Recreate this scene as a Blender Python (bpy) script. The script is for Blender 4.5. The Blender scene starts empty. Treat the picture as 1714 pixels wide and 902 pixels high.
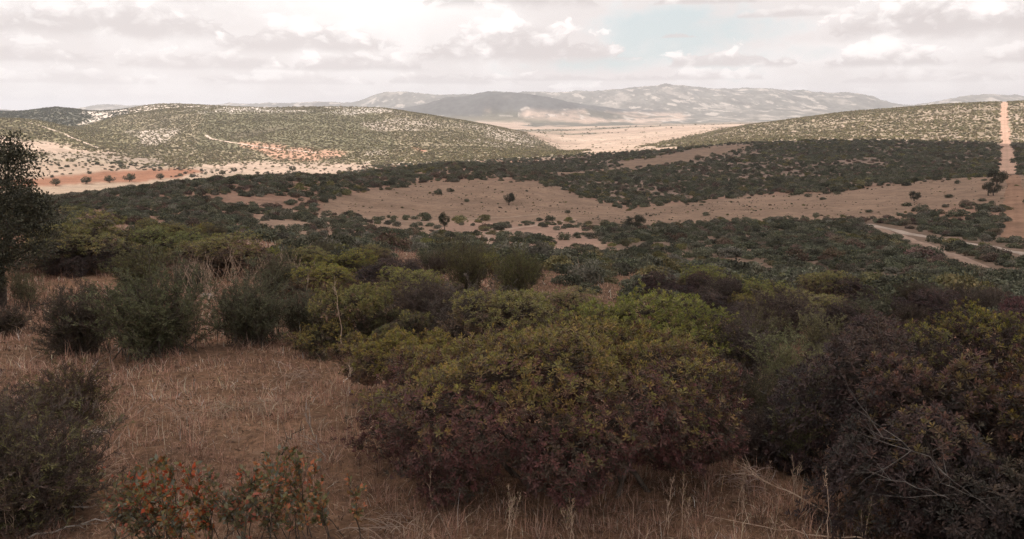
import bpy, math, random
import numpy as np
from mathutils import Vector, Matrix
R = math.radians
rng = np.random.default_rng(11)
random.seed(11)
scene = bpy.context.scene
COL = scene.collection

# ------------------------------------------------------------------ camera, sky, sun, exposure
EYE = 2.6                       # camera height above the ground it stands on
FPX, CX, CY, HOR = 1450.0, 857.0, 451.0, 195.0   # focal length, centre and horizon row of the 1714 x 902 photograph
PITCH = math.atan((CY - HOR) / FPX)
cam_data = bpy.data.cameras.new("camera")
cam = bpy.data.objects.new("camera", cam_data); COL.objects.link(cam)
cam.location = (0, 0, 0)
cam.rotation_euler = (math.pi / 2 - PITCH, 0, 0)
cam_data.sensor_width = 36.0
cam_data.lens = 36.0 * FPX / 1714.0
cam_data.clip_start = 0.05
cam_data.clip_end = 80000
scene.camera = cam
scene.view_settings.view_transform = 'Standard'
scene.view_settings.look = 'None'
scene.view_settings.exposure = 0.0
scene.view_settings.gamma = 1.0
scene.cycles.max_bounces = 8
scene.cycles.diffuse_bounces = 5
scene.cycles.transparent_max_bounces = 16
scene.cycles.volume_bounces = 1
scene.cycles.use_denoising = True
scene.cycles.denoising_prefilter = 'NONE'
scene.cycles.sample_clamp_indirect = 4.0

SUN_EL, SUN_AZ = 52.0, -75.0    # azimuth from the view direction (+Y), positive to the right
sun_dir = Vector((math.sin(R(SUN_AZ)) * math.cos(R(SUN_EL)), math.cos(R(SUN_AZ)) * math.cos(R(SUN_EL)), math.sin(R(SUN_EL))))
sd = bpy.data.lights.new("sun", 'SUN'); sd.energy = 4.2; sd.angle = R(0.53); sd.color = (1.0, 0.92, 0.84)
sun = bpy.data.objects.new("sun", sd); COL.objects.link(sun)
sun.rotation_euler = sun_dir.to_track_quat('Z', 'Y').to_euler()
sun.location = (-300, 0, 2000)


class NT:
    """small helper to wire shader nodes"""
    def __init__(s, tree): s.t = tree
    def n(s, typ, ins=None, **kw):
        nd = s.t.nodes.new(typ)
        for k, v in kw.items(): setattr(nd, k, v)
        if ins:
            for k, v in ins.items():
                sk = nd.inputs[k]
                if isinstance(v, bpy.types.NodeSocket): s.t.links.new(v, sk)
                else: sk.default_value = v
        return nd
    def m(s, op, a, b=None, c=None, clamp=False):
        ins = {0: a}
        if b is not None: ins[1] = b
        if c is not None: ins[2] = c
        nd = s.n('ShaderNodeMath', ins, operation=op); nd.use_clamp = clamp
        return nd.outputs[0]
    def step(s, x, lo, hi, a=0.0, b=1.0):
        return s.n('ShaderNodeMapRange', {0: x, 1: lo, 2: hi, 3: a, 4: b}, interpolation_type='SMOOTHSTEP').outputs[0]
    def mix(s, f, a, b, blend='MIX'):
        nd = s.n('ShaderNodeMix', None, data_type='RGBA', blend_type=blend)
        for i, v in ((0, f), (6, a), (7, b)):
            if isinstance(v, bpy.types.NodeSocket): s.t.links.new(v, nd.inputs[i])
            else: nd.inputs[i].default_value = v if i == 0 else (*v, 1.0)
        return nd.outputs[2]
    def noise(s, vec, scale, detail=4, rough=.5, dist=0.0, lac=2.0):
        return s.n('ShaderNodeTexNoise', {'Vector': vec, 'Scale': scale, 'Detail': detail, 'Roughness': rough, 'Distortion': dist, 'Lacunarity': lac}).outputs[0]


world = bpy.data.worlds.new("World"); scene.world = world; world.use_nodes = True
wt = world.node_tree; wt.nodes.clear(); W = NT(wt)
world.cycles.sampling_method = 'MANUAL'; world.cycles.sample_map_resolution = 128
SKY_STRENGTH = 0.1
sky = W.n('ShaderNodeTexSky', None, sky_type='NISHITA', sun_disc=False)
sky.sun_elevation = R(SUN_EL); sky.sun_rotation = R(SUN_AZ); sky.air_density = 1.0; sky.dust_density = 2.0; sky.altitude = 600
gen = W.n('ShaderNodeTexCoord').outputs['Generated']
sep = W.n('ShaderNodeSeparateXYZ', {0: gen})
dx, dy, dz = sep.outputs
zc = W.m('MAXIMUM', dz, 0.0)
hl = W.m('MAXIMUM', W.m('SQRT', W.m('ADD', W.m('MULTIPLY', dx, dx), W.m('MULTIPLY', dy, dy))), 1e-3)
nx, ny = W.m('DIVIDE', dx, hl), W.m('DIVIDE', dy, hl)
azd = W.m('MULTIPLY', W.m('ARCTAN2', dx, dy), 180 / math.pi)       # degrees right of the view direction
eld = W.m('MULTIPLY', W.m('ARCSINE', zc), 180 / math.pi)


K = 1.0 / SKY_STRENGTH
def rgb(*c): return tuple(v * K for v in c)
uv = W.n('ShaderNodeCombineXYZ', {0: W.m('MULTIPLY', azd, .40), 1: W.m('MULTIPLY', W.m('POWER', W.m('ADD', eld, .8), .85), 1.05)}).outputs[0]
wob = W.n('ShaderNodeTexNoise', {'Vector': uv, 'Scale': 1.3, 'Detail': 3.0, 'Roughness': .55}, noise_dimensions='2D')
wv = W.n('ShaderNodeVectorMath', {0: W.n('ShaderNodeVectorMath', {0: wob.outputs[1], 1: (-.5, -.5, -.5)}, operation='ADD').outputs[0], 3: .6}, operation='SCALE').outputs[0]
uvw = W.n('ShaderNodeVectorMath', {0: uv, 1: wv}, operation='ADD').outputs[0]
bil = W.n('ShaderNodeTexNoise', {'Vector': uvw, 'Scale': .85, 'Detail': 7.0, 'Roughness': .55}, noise_dimensions='2D').outputs[0]
vor = W.n('ShaderNodeTexVoronoi', {'Vector': uvw, 'Scale': 1.25, 'Detail': 3.0, 'Roughness': .5, 'Smoothness': .5}, feature='SMOOTH_F1', voronoi_dimensions='2D').outputs[0]
puff = W.m('ADD', W.m('MULTIPLY', W.m('SUBTRACT', bil, .46), 1.9), W.m('MULTIPLY', W.m('SUBTRACT', .55, vor), .95))
soft = W.n('ShaderNodeTexNoise', {'Vector': uv, 'Scale': .42, 'Detail': 5.0, 'Roughness': .55}, noise_dimensions='2D').outputs[0]


def bump(a0, e0, wa, we):
    """soft elliptical window round one direction of the sky (degrees)"""
    a = W.m('DIVIDE', W.m('SUBTRACT', azd, a0), wa); e = W.m('DIVIDE', W.m('SUBTRACT', eld, e0), we)
    r2 = W.m('ADD', W.m('MULTIPLY', a, a), W.m('MULTIPLY', e, e))
    return W.m('EXPONENT', W.m('MULTIPLY', r2, -1.0))


C_GREY, C_MID, C_WHITE = rgb(.75, .685, .67), rgb(.90, .835, .815), rgb(1.22, 1.16, 1.13)
# the high veil: pale everywhere, brightest left of the middle, open to the blue right of it
veil = W.mix(W.step(W.m('ADD', soft, W.m('MULTIPLY', bil, .35)), .48, .86), C_MID, rgb(1.02, .965, .945))
veil = W.mix(W.m('MULTIPLY', bump(-8.5, 7.4, 7.5, 2.8), .95), veil, C_WHITE)
blue = W.mix(.80, sky.outputs[0], rgb(.76, .86, .865))
gap = W.m('ADD', W.m('MULTIPLY', bump(11, 5.4, 7.5, 2.3), 1.15), W.m('ADD', W.m('MULTIPLY', bump(4, 3.2, 4.5, .8), .9), W.m('MULTIPLY', bump(-4.5, 7.6, 2.5, .7), .8)))
gap = W.m('MULTIPLY', W.step(W.m('ADD', W.m('SUBTRACT', gap, .06), W.m('MULTIPLY', W.m('SUBTRACT', W.m('ADD', W.m('MULTIPLY', soft, .6), W.m('MULTIPLY', bil, .5)), .55), 1.9)), .2, 1.15), .9)
ccol = W.mix(gap, veil, blue)


def cumulus(a0, wa, e0, h, op=1.0, white=1.0, curve=2.0):
    """one heaped cloud: flat grey base at e0 degrees, billowing lit top h degrees above it"""
    global ccol
    h = h * 1.42
    x = W.m('ABSOLUTE', W.m('DIVIDE', W.m('SUBTRACT', azd, a0), wa)); prof = W.m('SUBTRACT', 1.0, W.m('POWER', x, curve))
    top = W.m('ADD', e0, W.m('MULTIPLY', W.m('ADD', prof, W.m('MULTIPLY', puff, .85)), h))
    m1 = W.step(W.m('SUBTRACT', top, eld), -.06 * h, .22 * h + .03)
    m0 = W.step(W.m('SUBTRACT', eld, W.m('ADD', e0, W.m('MULTIPLY', W.m('SUBTRACT', bil, .5), .22 * h))), -.12 * h, .10 * h)
    t = W.m('ADD', W.m('DIVIDE', W.m('SUBTRACT', eld, e0), h), W.m('MULTIPLY', puff, .75))
    c = W.mix(W.step(t, .0, .42), C_GREY, C_MID); c = W.mix(W.m('MULTIPLY', W.step(t, .25, .72), white), c, C_WHITE)
    ccol = W.mix(W.m('MULTIPLY', W.m('MULTIPLY', m1, m0), op), ccol, c)

# far to near: low streets first, the tall heaps last
for (a0, wa, e0, h, op, wh) in [(-24, 9, .9, .55, .5, .6), (-9, 7, 1.0, .5, .5, .7), (16, 9, 1.3, .45, .6, .7), (28, 6, 1.1, .5, .5, .6), (4, 5, 1.35, .6, .8, .9),
                                (-27, 6, 1.9, .8, .7, .7), (-15, 7, 2.0, .8, .7, .8), (-4, 5, 2.1, .8, .8, .9), (25, 6, 2.0, .8, .7, .7), (11, 6, 2.3, .6, .8, .8), (3, 3.5, 2.3, .5, .8, 1.),
                                (-19, 6, 2.9, 1.1, .8, .8), (-29, 5, 3.1, 1.1, .8, .6), (-9.5, 5, 2.9, 1.2, .85, 1.0), (23, 4.0, 3.0, 1.1, .9, 1.0), (13.5, 5, 3.1, 1.0, .9, .9), (31, 4, 3.0, 1.0, .8, .6),
                                (-24, 8, 4.7, 2.2, .85, .75), (-13, 6, 4.1, 1.8, .8, 1.0), (.5, 7.0, 3.6, 2.5, .95, 1.0), (27, 8.5, 4.7, 2.4, .95, .95), (17.5, 4, 6.0, .5, .7, .4), (12, 4.0, 6.9, .7, .8, .8), (10.5, 1.6, 4.9, .35, .7, .2),
                                (-27, 9, 6.9, 2.2, .85, .6), (0, 5.5, 7.0, 2.6, .95, .35), (29, 5, 7.3, 2.2, .8, .5)]:
    cumulus(a0, wa, e0, h, op, wh)
ccol = W.mix(W.m('MULTIPLY', W.step(eld, 3.4, .1), .62), ccol, rgb(.90, .835, .82))
# overhead, away from the picture, the deck is plain and a little darker
wcol = W.mix(W.step(eld, 9.5, 30.0), ccol, rgb(.78, .75, .74))
bg = W.n('ShaderNodeBackground', {'Color': wcol, 'Strength': SKY_STRENGTH})
wt.links.new(bg.outputs[0], W.n('ShaderNodeOutputWorld').inputs[0])

# ------------------------------------------------------------------ numeric helpers
def hash2(ix, iy, seed):
    h = (ix.astype(np.int64) * 374761393 + iy.astype(np.int64) * 668265263 + seed * 1274126177) & 0xffffffff
    h = ((h ^ (h >> 13)) * 1274126177) & 0xffffffff
    return ((h ^ (h >> 16)) & 0xffff) / 65535.0

def vnoise(x, y, seed=0):
    x = np.asarray(x, float); y = np.asarray(y, float)
    ix = np.floor(x); iy = np.floor(y); fx = x - ix; fy = y - iy
    fx = fx * fx * fx * (fx * (fx * 6 - 15) + 10); fy = fy * fy * fy * (fy * (fy * 6 - 15) + 10)
    a = hash2(ix, iy, seed); b = hash2(ix + 1, iy, seed); c = hash2(ix, iy + 1, seed); d = hash2(ix + 1, iy + 1, seed)
    return (a * (1 - fx) + b * fx) * (1 - fy) + (c * (1 - fx) + d * fx) * fy

def fbm(x, y, seed=0, octv=4, gain=.5, ridged=False):
    t = 0; amp = 1; tot = 0
    for o in range(octv):
        v = vnoise(x * 2 ** o + 17.3 * o, y * 2 ** o - 9.1 * o, seed + o)
        if ridged: v = 1 - np.abs(2 * v - 1)
        t = t + v * amp; tot += amp; amp *= gain
    return t / tot          # 0..1

def sstep(x, a, b):
    t = np.clip((x - a) / (b - a), 0, 1); return t * t * (3 - 2 * t)

def pix_to_dir(u, y):
    """photograph pixel -> azimuth (rad, right positive) and s = tan(depression)"""
    xx = (np.asarray(u, float) - CX) / FPX; yv = (CY - np.asarray(y, float)) / FPX
    fwd = math.cos(PITCH) + math.sin(PITCH) * yv
    up = -math.sin(PITCH) + math.cos(PITCH) * yv
    return np.arctan2(xx, fwd), -up / np.sqrt(xx * xx + fwd * fwd)

def world_to_pix(X, Y, Z):
    f = Y * math.cos(PITCH) - Z * math.sin(PITCH)
    v = Y * math.sin(PITCH) + Z * math.cos(PITCH)
    f = np.where(f > 1e-3, f, 1e-3)
    return CX + FPX * X / f, CY - FPX * v / f

def inpoly(u, y, poly):
    p = np.array(poly, float); inside = np.zeros(np.shape(u), bool)
    j = len(p) - 1
    for i in range(len(p)):
        c = ((p[i, 1] > y) != (p[j, 1] > y)) & (u < (p[j, 0] - p[i, 0]) * (y - p[i, 1]) / (p[j, 1] - p[i, 1] + 1e-12) + p[i, 0])
        inside ^= c; j = i
    return inside

# ------------------------------------------------------------------ terrain: ridge and valley lines, near to far, as (column, row, distance in m)
near_s = lambda d, k=.0875: (EYE + k * d) / d
LINES = [
    [(-300, 400, 45), (400, 405, 45), (700, 425, 42), (1000, 450, 38), (1300, 480, 33), (1714, 500, 30), (2100, 500, 30)],
    [(-300, 420, 90), (100, 415, 90), (400, 420, 90), (700, 432, 85), (1000, 455, 80), (1300, 478, 75), (1714, 490, 70), (2100, 490, 70)],
    [(-300, 370, 170), (0, 368, 170), (250, 362, 170), (500, 375, 180), (700, 395, 190), (1000, 395, 190), (1300, 400, 170), (1500, 420, 150), (1714, 440, 130), (2100, 440, 130)],
    [(-300, 345, 260), (100, 340, 260), (300, 335, 250), (540, 362, 260), (700, 378, 260), (900, 375, 260), (1100, 378, 255), (1300, 366, 260), (1480, 378, 240), (1714, 400, 200), (2100, 400, 200)],
    [(-300, 335, 330), (100, 340, 330), (200, 322, 350), (300, 308, 370), (400, 301, 380), (500, 297, 400), (620, 325, 360), (852, 342, 340), (1060, 345, 360), (1300, 335, 350), (1714, 330, 330), (2100, 330, 330)],
    [(-300, 340, 480), (100, 332, 480), (300, 310, 480), (450, 296, 460), (560, 296, 460), (650, 302, 450), (800, 297, 440), (900, 303, 440), (1000, 329, 430), (1100, 334, 430), (1300, 319, 440), (1500, 304, 440), (1660, 295, 430), (2100, 290, 430)],
    [(-300, 334, 650), (100, 332, 640), (300, 329, 640), (450, 316, 640), (560, 300, 600), (650, 286, 600), (760, 273, 600), (850, 282, 600), (950, 292, 600), (1050, 305, 560), (1300, 300, 560), (1500, 290, 560), (1714, 285, 560), (2100, 285, 560)],
    [(-300, 306, 850), (0, 305, 850), (300, 304, 850), (500, 299, 860), (600, 292, 850), (760, 284, 850), (850, 281, 800), (900, 283, 800), (1000, 282, 780), (1130, 272, 800), (1240, 262, 820), (1400, 262, 800), (1714, 262, 780), (2100, 262, 780)],
    [(-300, 270, 1100), (0, 264, 1100), (200, 270, 1100), (300, 278, 1120), (450, 283, 1150), (560, 278, 1150), (650, 272, 1150), (760, 268, 1150), (900, 264, 1120), (1000, 257, 1100), (1130, 250, 1100), (1240, 240, 1080), (1400, 234, 1080), (1600, 236, 1080), (1714, 240, 1080), (2100, 240, 1080)],
    [(-300, 222, 1450), (0, 227, 1450), (100, 240, 1450), (200, 253, 1400), (280, 262, 1350), (400, 255, 1400), (550, 250, 1400), (700, 250, 1400), (800, 252, 1400), (900, 256, 1350), (940, 254, 1400), (1000, 252, 1450), (1130, 240, 1450), (1300, 222, 1450), (1450, 210, 1450), (1600, 200, 1450), (1714, 196, 1450), (2100, 190, 1450)],
    [(-300, 195, 2000), (0, 197, 2000), (60, 200, 2000), (150, 220, 2000), (210, 226, 2000), (280, 212, 2000), (350, 205, 2000), (550, 202, 2000), (700, 215, 1900), (800, 230, 1800), (900, 249, 1700), (940, 252, 1900), (1050, 238, 2100), (1150, 230, 2000), (1250, 208, 2000), (1400, 190, 2000), (1500, 181, 2000), (1600, 174, 2000), (1714, 168, 2000), (2100, 160, 2000)],
    [(-300, 206, 2600), (0, 206, 2600), (100, 215, 2600), (160, 211, 2500), (200, 196, 2500), (280, 184, 2500), (350, 179, 2500), (450, 181, 2500), (550, 179, 2500), (640, 181, 2500), (700, 189, 2400), (760, 199, 2300), (820, 210, 2250), (880, 224, 2200), (940, 236, 2500), (1050, 226, 2900), (1150, 217, 3000), (1250, 213, 3000), (1400, 200, 3000), (1600, 190, 3000), (2100, 180, 3000)],
    [(-300, 190, 4000), (0, 187, 3800), (40, 187, 3600), (95, 178, 3500), (150, 187, 3500), (200, 184, 4000), (270, 173, 4000), (340, 176, 4000), (450, 186, 4200), (600, 190, 4200), (760, 206, 4200), (850, 219, 4000), (950, 219, 4000), (1150, 210, 4200), (1250, 207, 4200), (1500, 198, 4200), (2100, 196, 4200)],
    [(-300, 195, 6500), (300, 195, 6500), (600, 195, 6500), (760, 203, 6500), (900, 209, 6500), (1100, 208, 6500), (1240, 206, 6500), (1400, 205, 6500), (1714, 200, 6500), (2100, 200, 6500)],
    [(-300, 190, 8500), (600, 188, 8500), (690, 178, 8500), (740, 163, 8500), (800, 156, 8500), (860, 155, 8500), (930, 165, 8500), (1010, 183, 8500), (1080, 194, 8500), (1200, 194, 8500), (1300, 192, 8500), (1490, 190, 8500), (1714, 188, 8500), (2100, 188, 8500)],
    [(-300, 190, 10000), (600, 189, 10000), (700, 182, 10000), (860, 175, 10000), (1000, 178, 10000), (1100, 172, 10000), (1200, 176, 10000), (1300, 176, 10000), (1400, 182, 10000), (1490, 189, 10000), (1714, 184, 10000), (2100, 184, 10000)],
    [(-300, 184, 12500), (110, 184, 12500), (150, 177, 12500), (180, 175, 12500), (230, 179, 12500), (340, 174, 12500), (400, 172, 12500), (520, 171, 12500), (550, 168, 12500), (592, 171, 12500), (612, 162, 12500), (650, 154, 12500), (700, 152, 12500), (730, 157, 12500), (760, 154, 12500), (860, 154, 12500), (940, 153, 12500), (1000, 150, 12500), (1060, 145, 12500), (1110, 139, 12500), (1140, 138, 12500), (1180, 145, 12500), (1220, 149, 12500), (1290, 148, 12500), (1330, 152, 12500), (1400, 156, 12500), (1462, 160, 12500), (1495, 175, 12500), (1530, 178, 12500), (1600, 163, 12500), (1660, 156, 12500), (1714, 158, 12500), (2100, 165, 12500)],
    [(-300, 192, 16500), (2100, 192, 16500)],
    [(-300, 193.5, 27500), (2100, 193.5, 27500)],
]
CTRL = []                       # (azimuths, ln distance, s) for every line
for d in (.4, 1, 2, 4, 8, 15, 25):
    CTRL.append((np.array([-math.pi, -.55, 0, .3, .55, math.pi]), np.full(6, math.log(d)),
                 np.array([near_s(d, k) for k in (.03, .085, .0875, .095, .10, .03)])))
for L in LINES:
    a = np.array(L, float); az, s = pix_to_dir(a[:, 0], a[:, 1]); ld = np.log(a[:, 2])
    az = np.concatenate([[-math.pi, -1.3], az, [1.3, math.pi]])
    sm, dm = (s[0] + s[-1]) / 2, (ld[0] + ld[-1]) / 2
    CTRL.append((az, np.concatenate([[dm, ld[0]], ld, [ld[-1], dm]]), np.concatenate([[sm, s[0]], s, [s[-1], sm]])))

def smooth_interp(x, xp, fp):
    v = 0
    for o, w in ((-.012, .25), (0, .5), (.012, .25)): v = v + w * np.interp(x + o, xp, fp)
    return v

def base_height(az, d):
    """ground height (camera at 0) from the ridge lines; az, d flat arrays"""
    x = np.log(d); n = len(az); Kc = len(CTRL)
    XS = np.empty((Kc, n)); SS = np.empty((Kc, n))
    for k, (a, l, s) in enumerate(CTRL):
        f = smooth_interp if k > 12 else np.interp
        XS[k] = f(az, a, l); SS[k] = f(az, a, s)
    h = np.diff(XS, axis=0); dl = np.diff(SS, axis=0) / h
    M = np.zeros_like(SS)
    w1 = 2 * h[1:] + h[:-1]; w2 = h[1:] + 2 * h[:-1]
    same = dl[:-1] * dl[1:] > 0
    with np.errstate(divide='ignore', invalid='ignore'):
        hm = (w1 + w2) / (w1 / dl[:-1] + w2 / dl[1:])
    M[1:-1] = np.where(same, hm, 0); M[0] = dl[0]; M[-1] = dl[-1]
    k = np.clip((XS <= x).sum(0) - 1, 0, Kc - 2); c = np.arange(n)
    x0 = XS[k, c]; hh = h[k, c]; t = np.clip((x - x0) / hh, 0, 1)
    h00 = 2 * t ** 3 - 3 * t ** 2 + 1; h10 = t ** 3 - 2 * t ** 2 + t; h01 = -2 * t ** 3 + 3 * t ** 2; h11 = t ** 3 - t ** 2
    s = h00 * SS[k, c] + h10 * hh * M[k, c] + h01 * SS[k + 1, c] + h11 * hh * M[k + 1, c]
    return -s * d

NR = 980
D0, D1 = .4, 27500.0
LD = np.linspace(math.log(D0), math.log(D1), NR)
fine = np.radians(np.arange(-40, 40.001, .068))
left = np.radians(np.arange(-180, -40.5, 4.0)); right = np.radians(np.arange(43, 180, 4.0))
AZ = np.concatenate([left, fine, right]); NC = len(AZ)
GA, GL = np.meshgrid(AZ, LD)                       # rows = distance
GD = np.exp(GL)
GZ = np.concatenate([base_height(GA[i:i + 60].ravel(), GD[i:i + 60].ravel()).reshape(-1, NC) for i in range(0, NR, 60)])
GX, GY = np.sin(GA) * GD, np.cos(GA) * GD
# relief on top of the ridge lines, its size growing with distance
GZ += (fbm(GX / .9, GY / .9, 3, 4) - .5) * .16 * sstep(GD, 1.5, 5) * (1 - sstep(GD, 40, 120))
GZ += (fbm(GX / 14, GY / 14, 5, 3) - .5) * .9 * sstep(GD, 25, 70) * (1 - sstep(GD, 900, 1800))
GZ += (fbm(GX / 190, GY / 190, 7, 5) - .5) * 9 * sstep(GD, 600, 1600) * (1 - .8 * sstep(GD, 3200, 6000))
drain_g = fbm(GX / 330, GY / 330, 111, 3, .45, True)
GZ -= sstep(drain_g, .74, .96) * 9 * sstep(GD, 1150, 1400) * (1 - sstep(GD, 2700, 3200))
mtn = sstep(GD, 7200, 9500) * (1 - sstep(GD, 13800, 16000))
gul = fbm(GX / 700, GY / 1900, 9, 6, .6, True)
GZ += (gul - .70) * 120 * mtn * sstep(GZ, -70, 180)

def grid_pos(x, y):
    az = np.arctan2(x, y); l = np.log(np.maximum(np.hypot(x, y), D0 * 1.001))
    ci = np.clip(np.searchsorted(AZ, az) - 1, 0, NC - 2); ri = np.clip(((l - LD[0]) / (LD[1] - LD[0])).astype(int), 0, NR - 2)
    tc = np.clip((az - AZ[ci]) / (AZ[ci + 1] - AZ[ci]), 0, 1); tr = np.clip((l - LD[ri]) / (LD[1] - LD[0]), 0, 1)
    return ci, ri, tc, tr

def ground_z(x, y):
    x = np.asarray(x, float); y = np.asarray(y, float)
    ci, ri, tc, tr = grid_pos(x, y)
    return (GZ[ri, ci] * (1 - tc) + GZ[ri, ci + 1] * tc) * (1 - tr) + (GZ[ri + 1, ci] * (1 - tc) + GZ[ri + 1, ci + 1] * tc) * tr

def ground_hit(u, y, dmin=2.0, dmax=2e4):
    """first ground point along a photograph pixel, not nearer than dmin"""
    az, s = pix_to_dir(u, y); az = float(az); s = float(s)
    dd = np.exp(np.arange(math.log(dmin), math.log(dmax), .004)); xs = np.sin(az) * dd; ys = np.cos(az) * dd
    gs = -ground_z(xs, ys) / dd
    k = np.argmax(gs <= s); k = k if gs[k] <= s else len(dd) - 1
    return xs[k], ys[k], float(ground_z(xs[k], ys[k])), dd[k]

SV = -GZ / GD
below = np.minimum.accumulate(np.vstack([np.full((1, NC), 9.), SV[:-1]]), axis=0)     # sight line over everything nearer
VIS = below - (SV - 2.5 / GD)                       # > 0 where a shrub standing there could be seen

# ------------------------------------------------------------------ land cover
TAN_FIELD = [(540, 340), (575, 328), (640, 315), (700, 306), (790, 298), (880, 302), (945, 318), (1010, 340), (1040, 348), (1120, 343), (1240, 331), (1420, 318), (1520, 302), (1660, 294), (1714, 288), (2100, 280), (2100, 330), (1714, 345), (1600, 346), (1500, 362), (1380, 370), (1180, 372), (1090, 380), (960, 374), (840, 372), (700, 366), (600, 360), (546, 350)]
CLEARING = [(760, 372), (860, 366), (960, 378), (1010, 400), (990, 420), (900, 428), (840, 432), (790, 425), (700, 420), (690, 400)]
BROWN_FIELD = [(1005, 283), (1060, 268), (1120, 257), (1200, 244), (1245, 240), (1248, 252), (1190, 262), (1120, 276), (1050, 285), (970, 292), (880, 296), (880, 290), (960, 287)]
RED_FIELD = [(-100, 305), (60, 298), (150, 290), (240, 285), (320, 281), (345, 288), (300, 297), (240, 303), (130, 309), (60, 313), (-100, 318)]
STUBBLE = [(-100, 319), (60, 313), (200, 306), (340, 296), (430, 290), (560, 284), (640, 284), (600, 296), (480, 300), (330, 306), (240, 330), (-100, 340)]
PALE_SLOPE = [(-300, 216), (0, 226), (80, 240), (150, 248), (190, 252), (205, 257), (150, 262), (60, 264), (-300, 262)]
PALE_FLAT = [(300, 280), (400, 272), (520, 274), (640, 272), (640, 286), (540, 290), (430, 292), (360, 290)]
RED_SLOPE = [(400, 235), (470, 240), (560, 250), (600, 262), (540, 270), (470, 268), (430, 258)]

def land(u, y, d, x, yw):
    """bare ground colour, and how thickly shrubs stand there (0..1)"""
    n = len(u); C = np.empty((n, 3)); S = np.zeros(n); u0, y0 = u, y
    aw, lw = np.arctan2(x, yw), np.log(d)
    far_w = sstep(d, 900, 1300)
    u = u + (fbm(aw * 16, lw * 9, 81, 4) - .5) * (30 + 90 * far_w) * sstep(d, 100, 200); y = y + (fbm(aw * 22, lw * 16, 83, 4) - .5) * (9 + 4 * far_w) * sstep(d, 100, 200)
    def put(m, c, s=None):
        C[m] = c
        if s is not None: S[m] = s
    put(np.ones(n, bool), (.30, .185, .135), .75)
    nb = fbm(x / 26, yw / 26, 21, 3); nl = fbm(x / 160, yw / 160, 23, 4); nf = fbm(x / 420, yw / 420, 27, 4)
    near = d < 46
    C[near] = np.array([.235, .14, .090]) * (.75 + .5 * fbm(x / 1.3, yw / 1.3, 31, 4))[near, None]; S[near] = 0
    brow = near & ((d > 30) | ((u > 880) & (d > 21))) & (u > 470); S[brow] = np.where(u > 880, .8, .42)[brow]; C[brow] *= .85
    mid = (d >= 46) & (d < 1090)
    S[mid] = (.55 + .9 * (nb - .35))[mid]
    bare = mid & (nb > .63) ; S[bare] *= .25
    # scrub slope right of the middle, close canopy
    thick = mid & (u + 120 * (fbm(x / 30, yw / 30, 119, 3) - .5) > 1010) & (d < 260); S[thick] = (.42 + .5 * sstep(nb, .36, .55))[thick]; C[thick] = (.20, .14, .105)
    uz = u + 150 * (fbm(x / 40, yw / 40, 117, 3) - .5)
    leftspur = mid & (u + 60 * (fbm(x / 40, yw / 40, 117, 3) - .5) < 625) & (y < 352) & (d > 150) & (d < 560); S[leftspur] = (.80 * sstep(nb, .20, .44))[leftspur]
    scat = mid & (uz > 440) & (u < 1010) & (y > 352) & (d > 46) & (d < 300); S[scat] = (.34 * sstep(nb, .40, .60) + .07)[scat]; C[scat] = (.33, .225, .165)
    m = mid & inpoly(u, y, CLEARING); put(m, (.40, .26, .20)); S[m] = (.5 * sstep(nb, .5, .62))[m]
    m = inpoly(u, y, TAN_FIELD) & (d > 215) & (d < 470); C[m] = np.array([.285, .192, .138]) * (.80 + .28 * fbm(x / 9, yw / 9, 37, 4) + .14 * fbm(x / 60, yw / 9, 38, 3))[m, None]; S[m] = 0.004
    eband = (u > 900) & (d > 430) & (d < 1095); S[eband] = (.34 + .55 * sstep(nb, .40, .58))[eband]; C[eband] = (.26, .185, .145)
    m = inpoly(u, y, BROWN_FIELD) & (d > 560) & (d < 1150); put(m, (.265, .178, .128), 0)
    crest = (u > 560) & (u < 850) & (d > 445) & (d < 900); S[crest] = .75; C[crest] = (.36, .24, .18)
    vl = (u < 560) & (d > 560) & (d < 1200); put(vl, (.42, .315, .24)); S[vl] = (.05 + .5 * sstep(nl, .52, .66))[vl]
    m = vl & inpoly(u, y, STUBBLE); put(m, (.37, .28, .21), 0)
    m = vl & inpoly(u, y, RED_FIELD); C[m] = np.array([.30, .145, .09]) * (.9 + .2 * nl)[m, None]; S[m] = 0
    # sunlit hills beyond
    beyond = (u0 > 835) & (d > 1550) & (y0 < 211 + (u0 - 857) * .5)
    hl = (d >= 1085) & (u < 960) & (d < 2750) & ~beyond
    put(hl, (.37, .305, .21))
    S[hl] = (.70 + .5 * (nf - .5) + .25 * (nb - .5))[hl]
    smooth = hl & (u > 330) & (u < 640) & (y < 252)
    C[smooth] = (.235, .21, .135); S[smooth] = (.55 + .3 * (nb - .5))[smooth]
    strewn = hl & (u > 610) & (fbm(x / 120, yw / 120, 41, 4) > .52); S[strewn] = .40; C[strewn] = (.52, .43, .35)
    patch = hl & (u > 170) & (u < 270) & (y > 215) & (y < 243); S[patch] = .40; C[patch] = (.60, .50, .42)
    crestw = hl & (y < 189) & (u > 320) & (u < 670) & (fbm(x / 70, yw / 60, 43, 3) > .42); C[crestw] = (.74, .65, .575); S[crestw] = .26
    m = hl & inpoly(u, y, RED_SLOPE); C[m] = (.55, .33, .235); S[m] = .30
    m = hl & ((u - 684) ** 2 + ((y - 251) * 2) ** 2 < 150); put(m, (.58, .30, .21), .1)
    m = (d > 900) & (d < 1300) & inpoly(u, y, PALE_FLAT); put(m, (.50, .375, .295), .06)
    lh = hl & (u < 215) & (d > 1450); C[lh] = (.30, .255, .155); S[lh] = .55
    m = (d > 1000) & (d < 1500) & inpoly(u, y, PALE_SLOPE); put(m, (.56, .42, .33), 0.0)
    m = (u < 300) & (d > 1090) & (d < 1300) & (y > 255); S[m] = (.16 + .5 * sstep(nl, .46, .6))[m]; C[m] = (.40, .315, .25)
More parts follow.
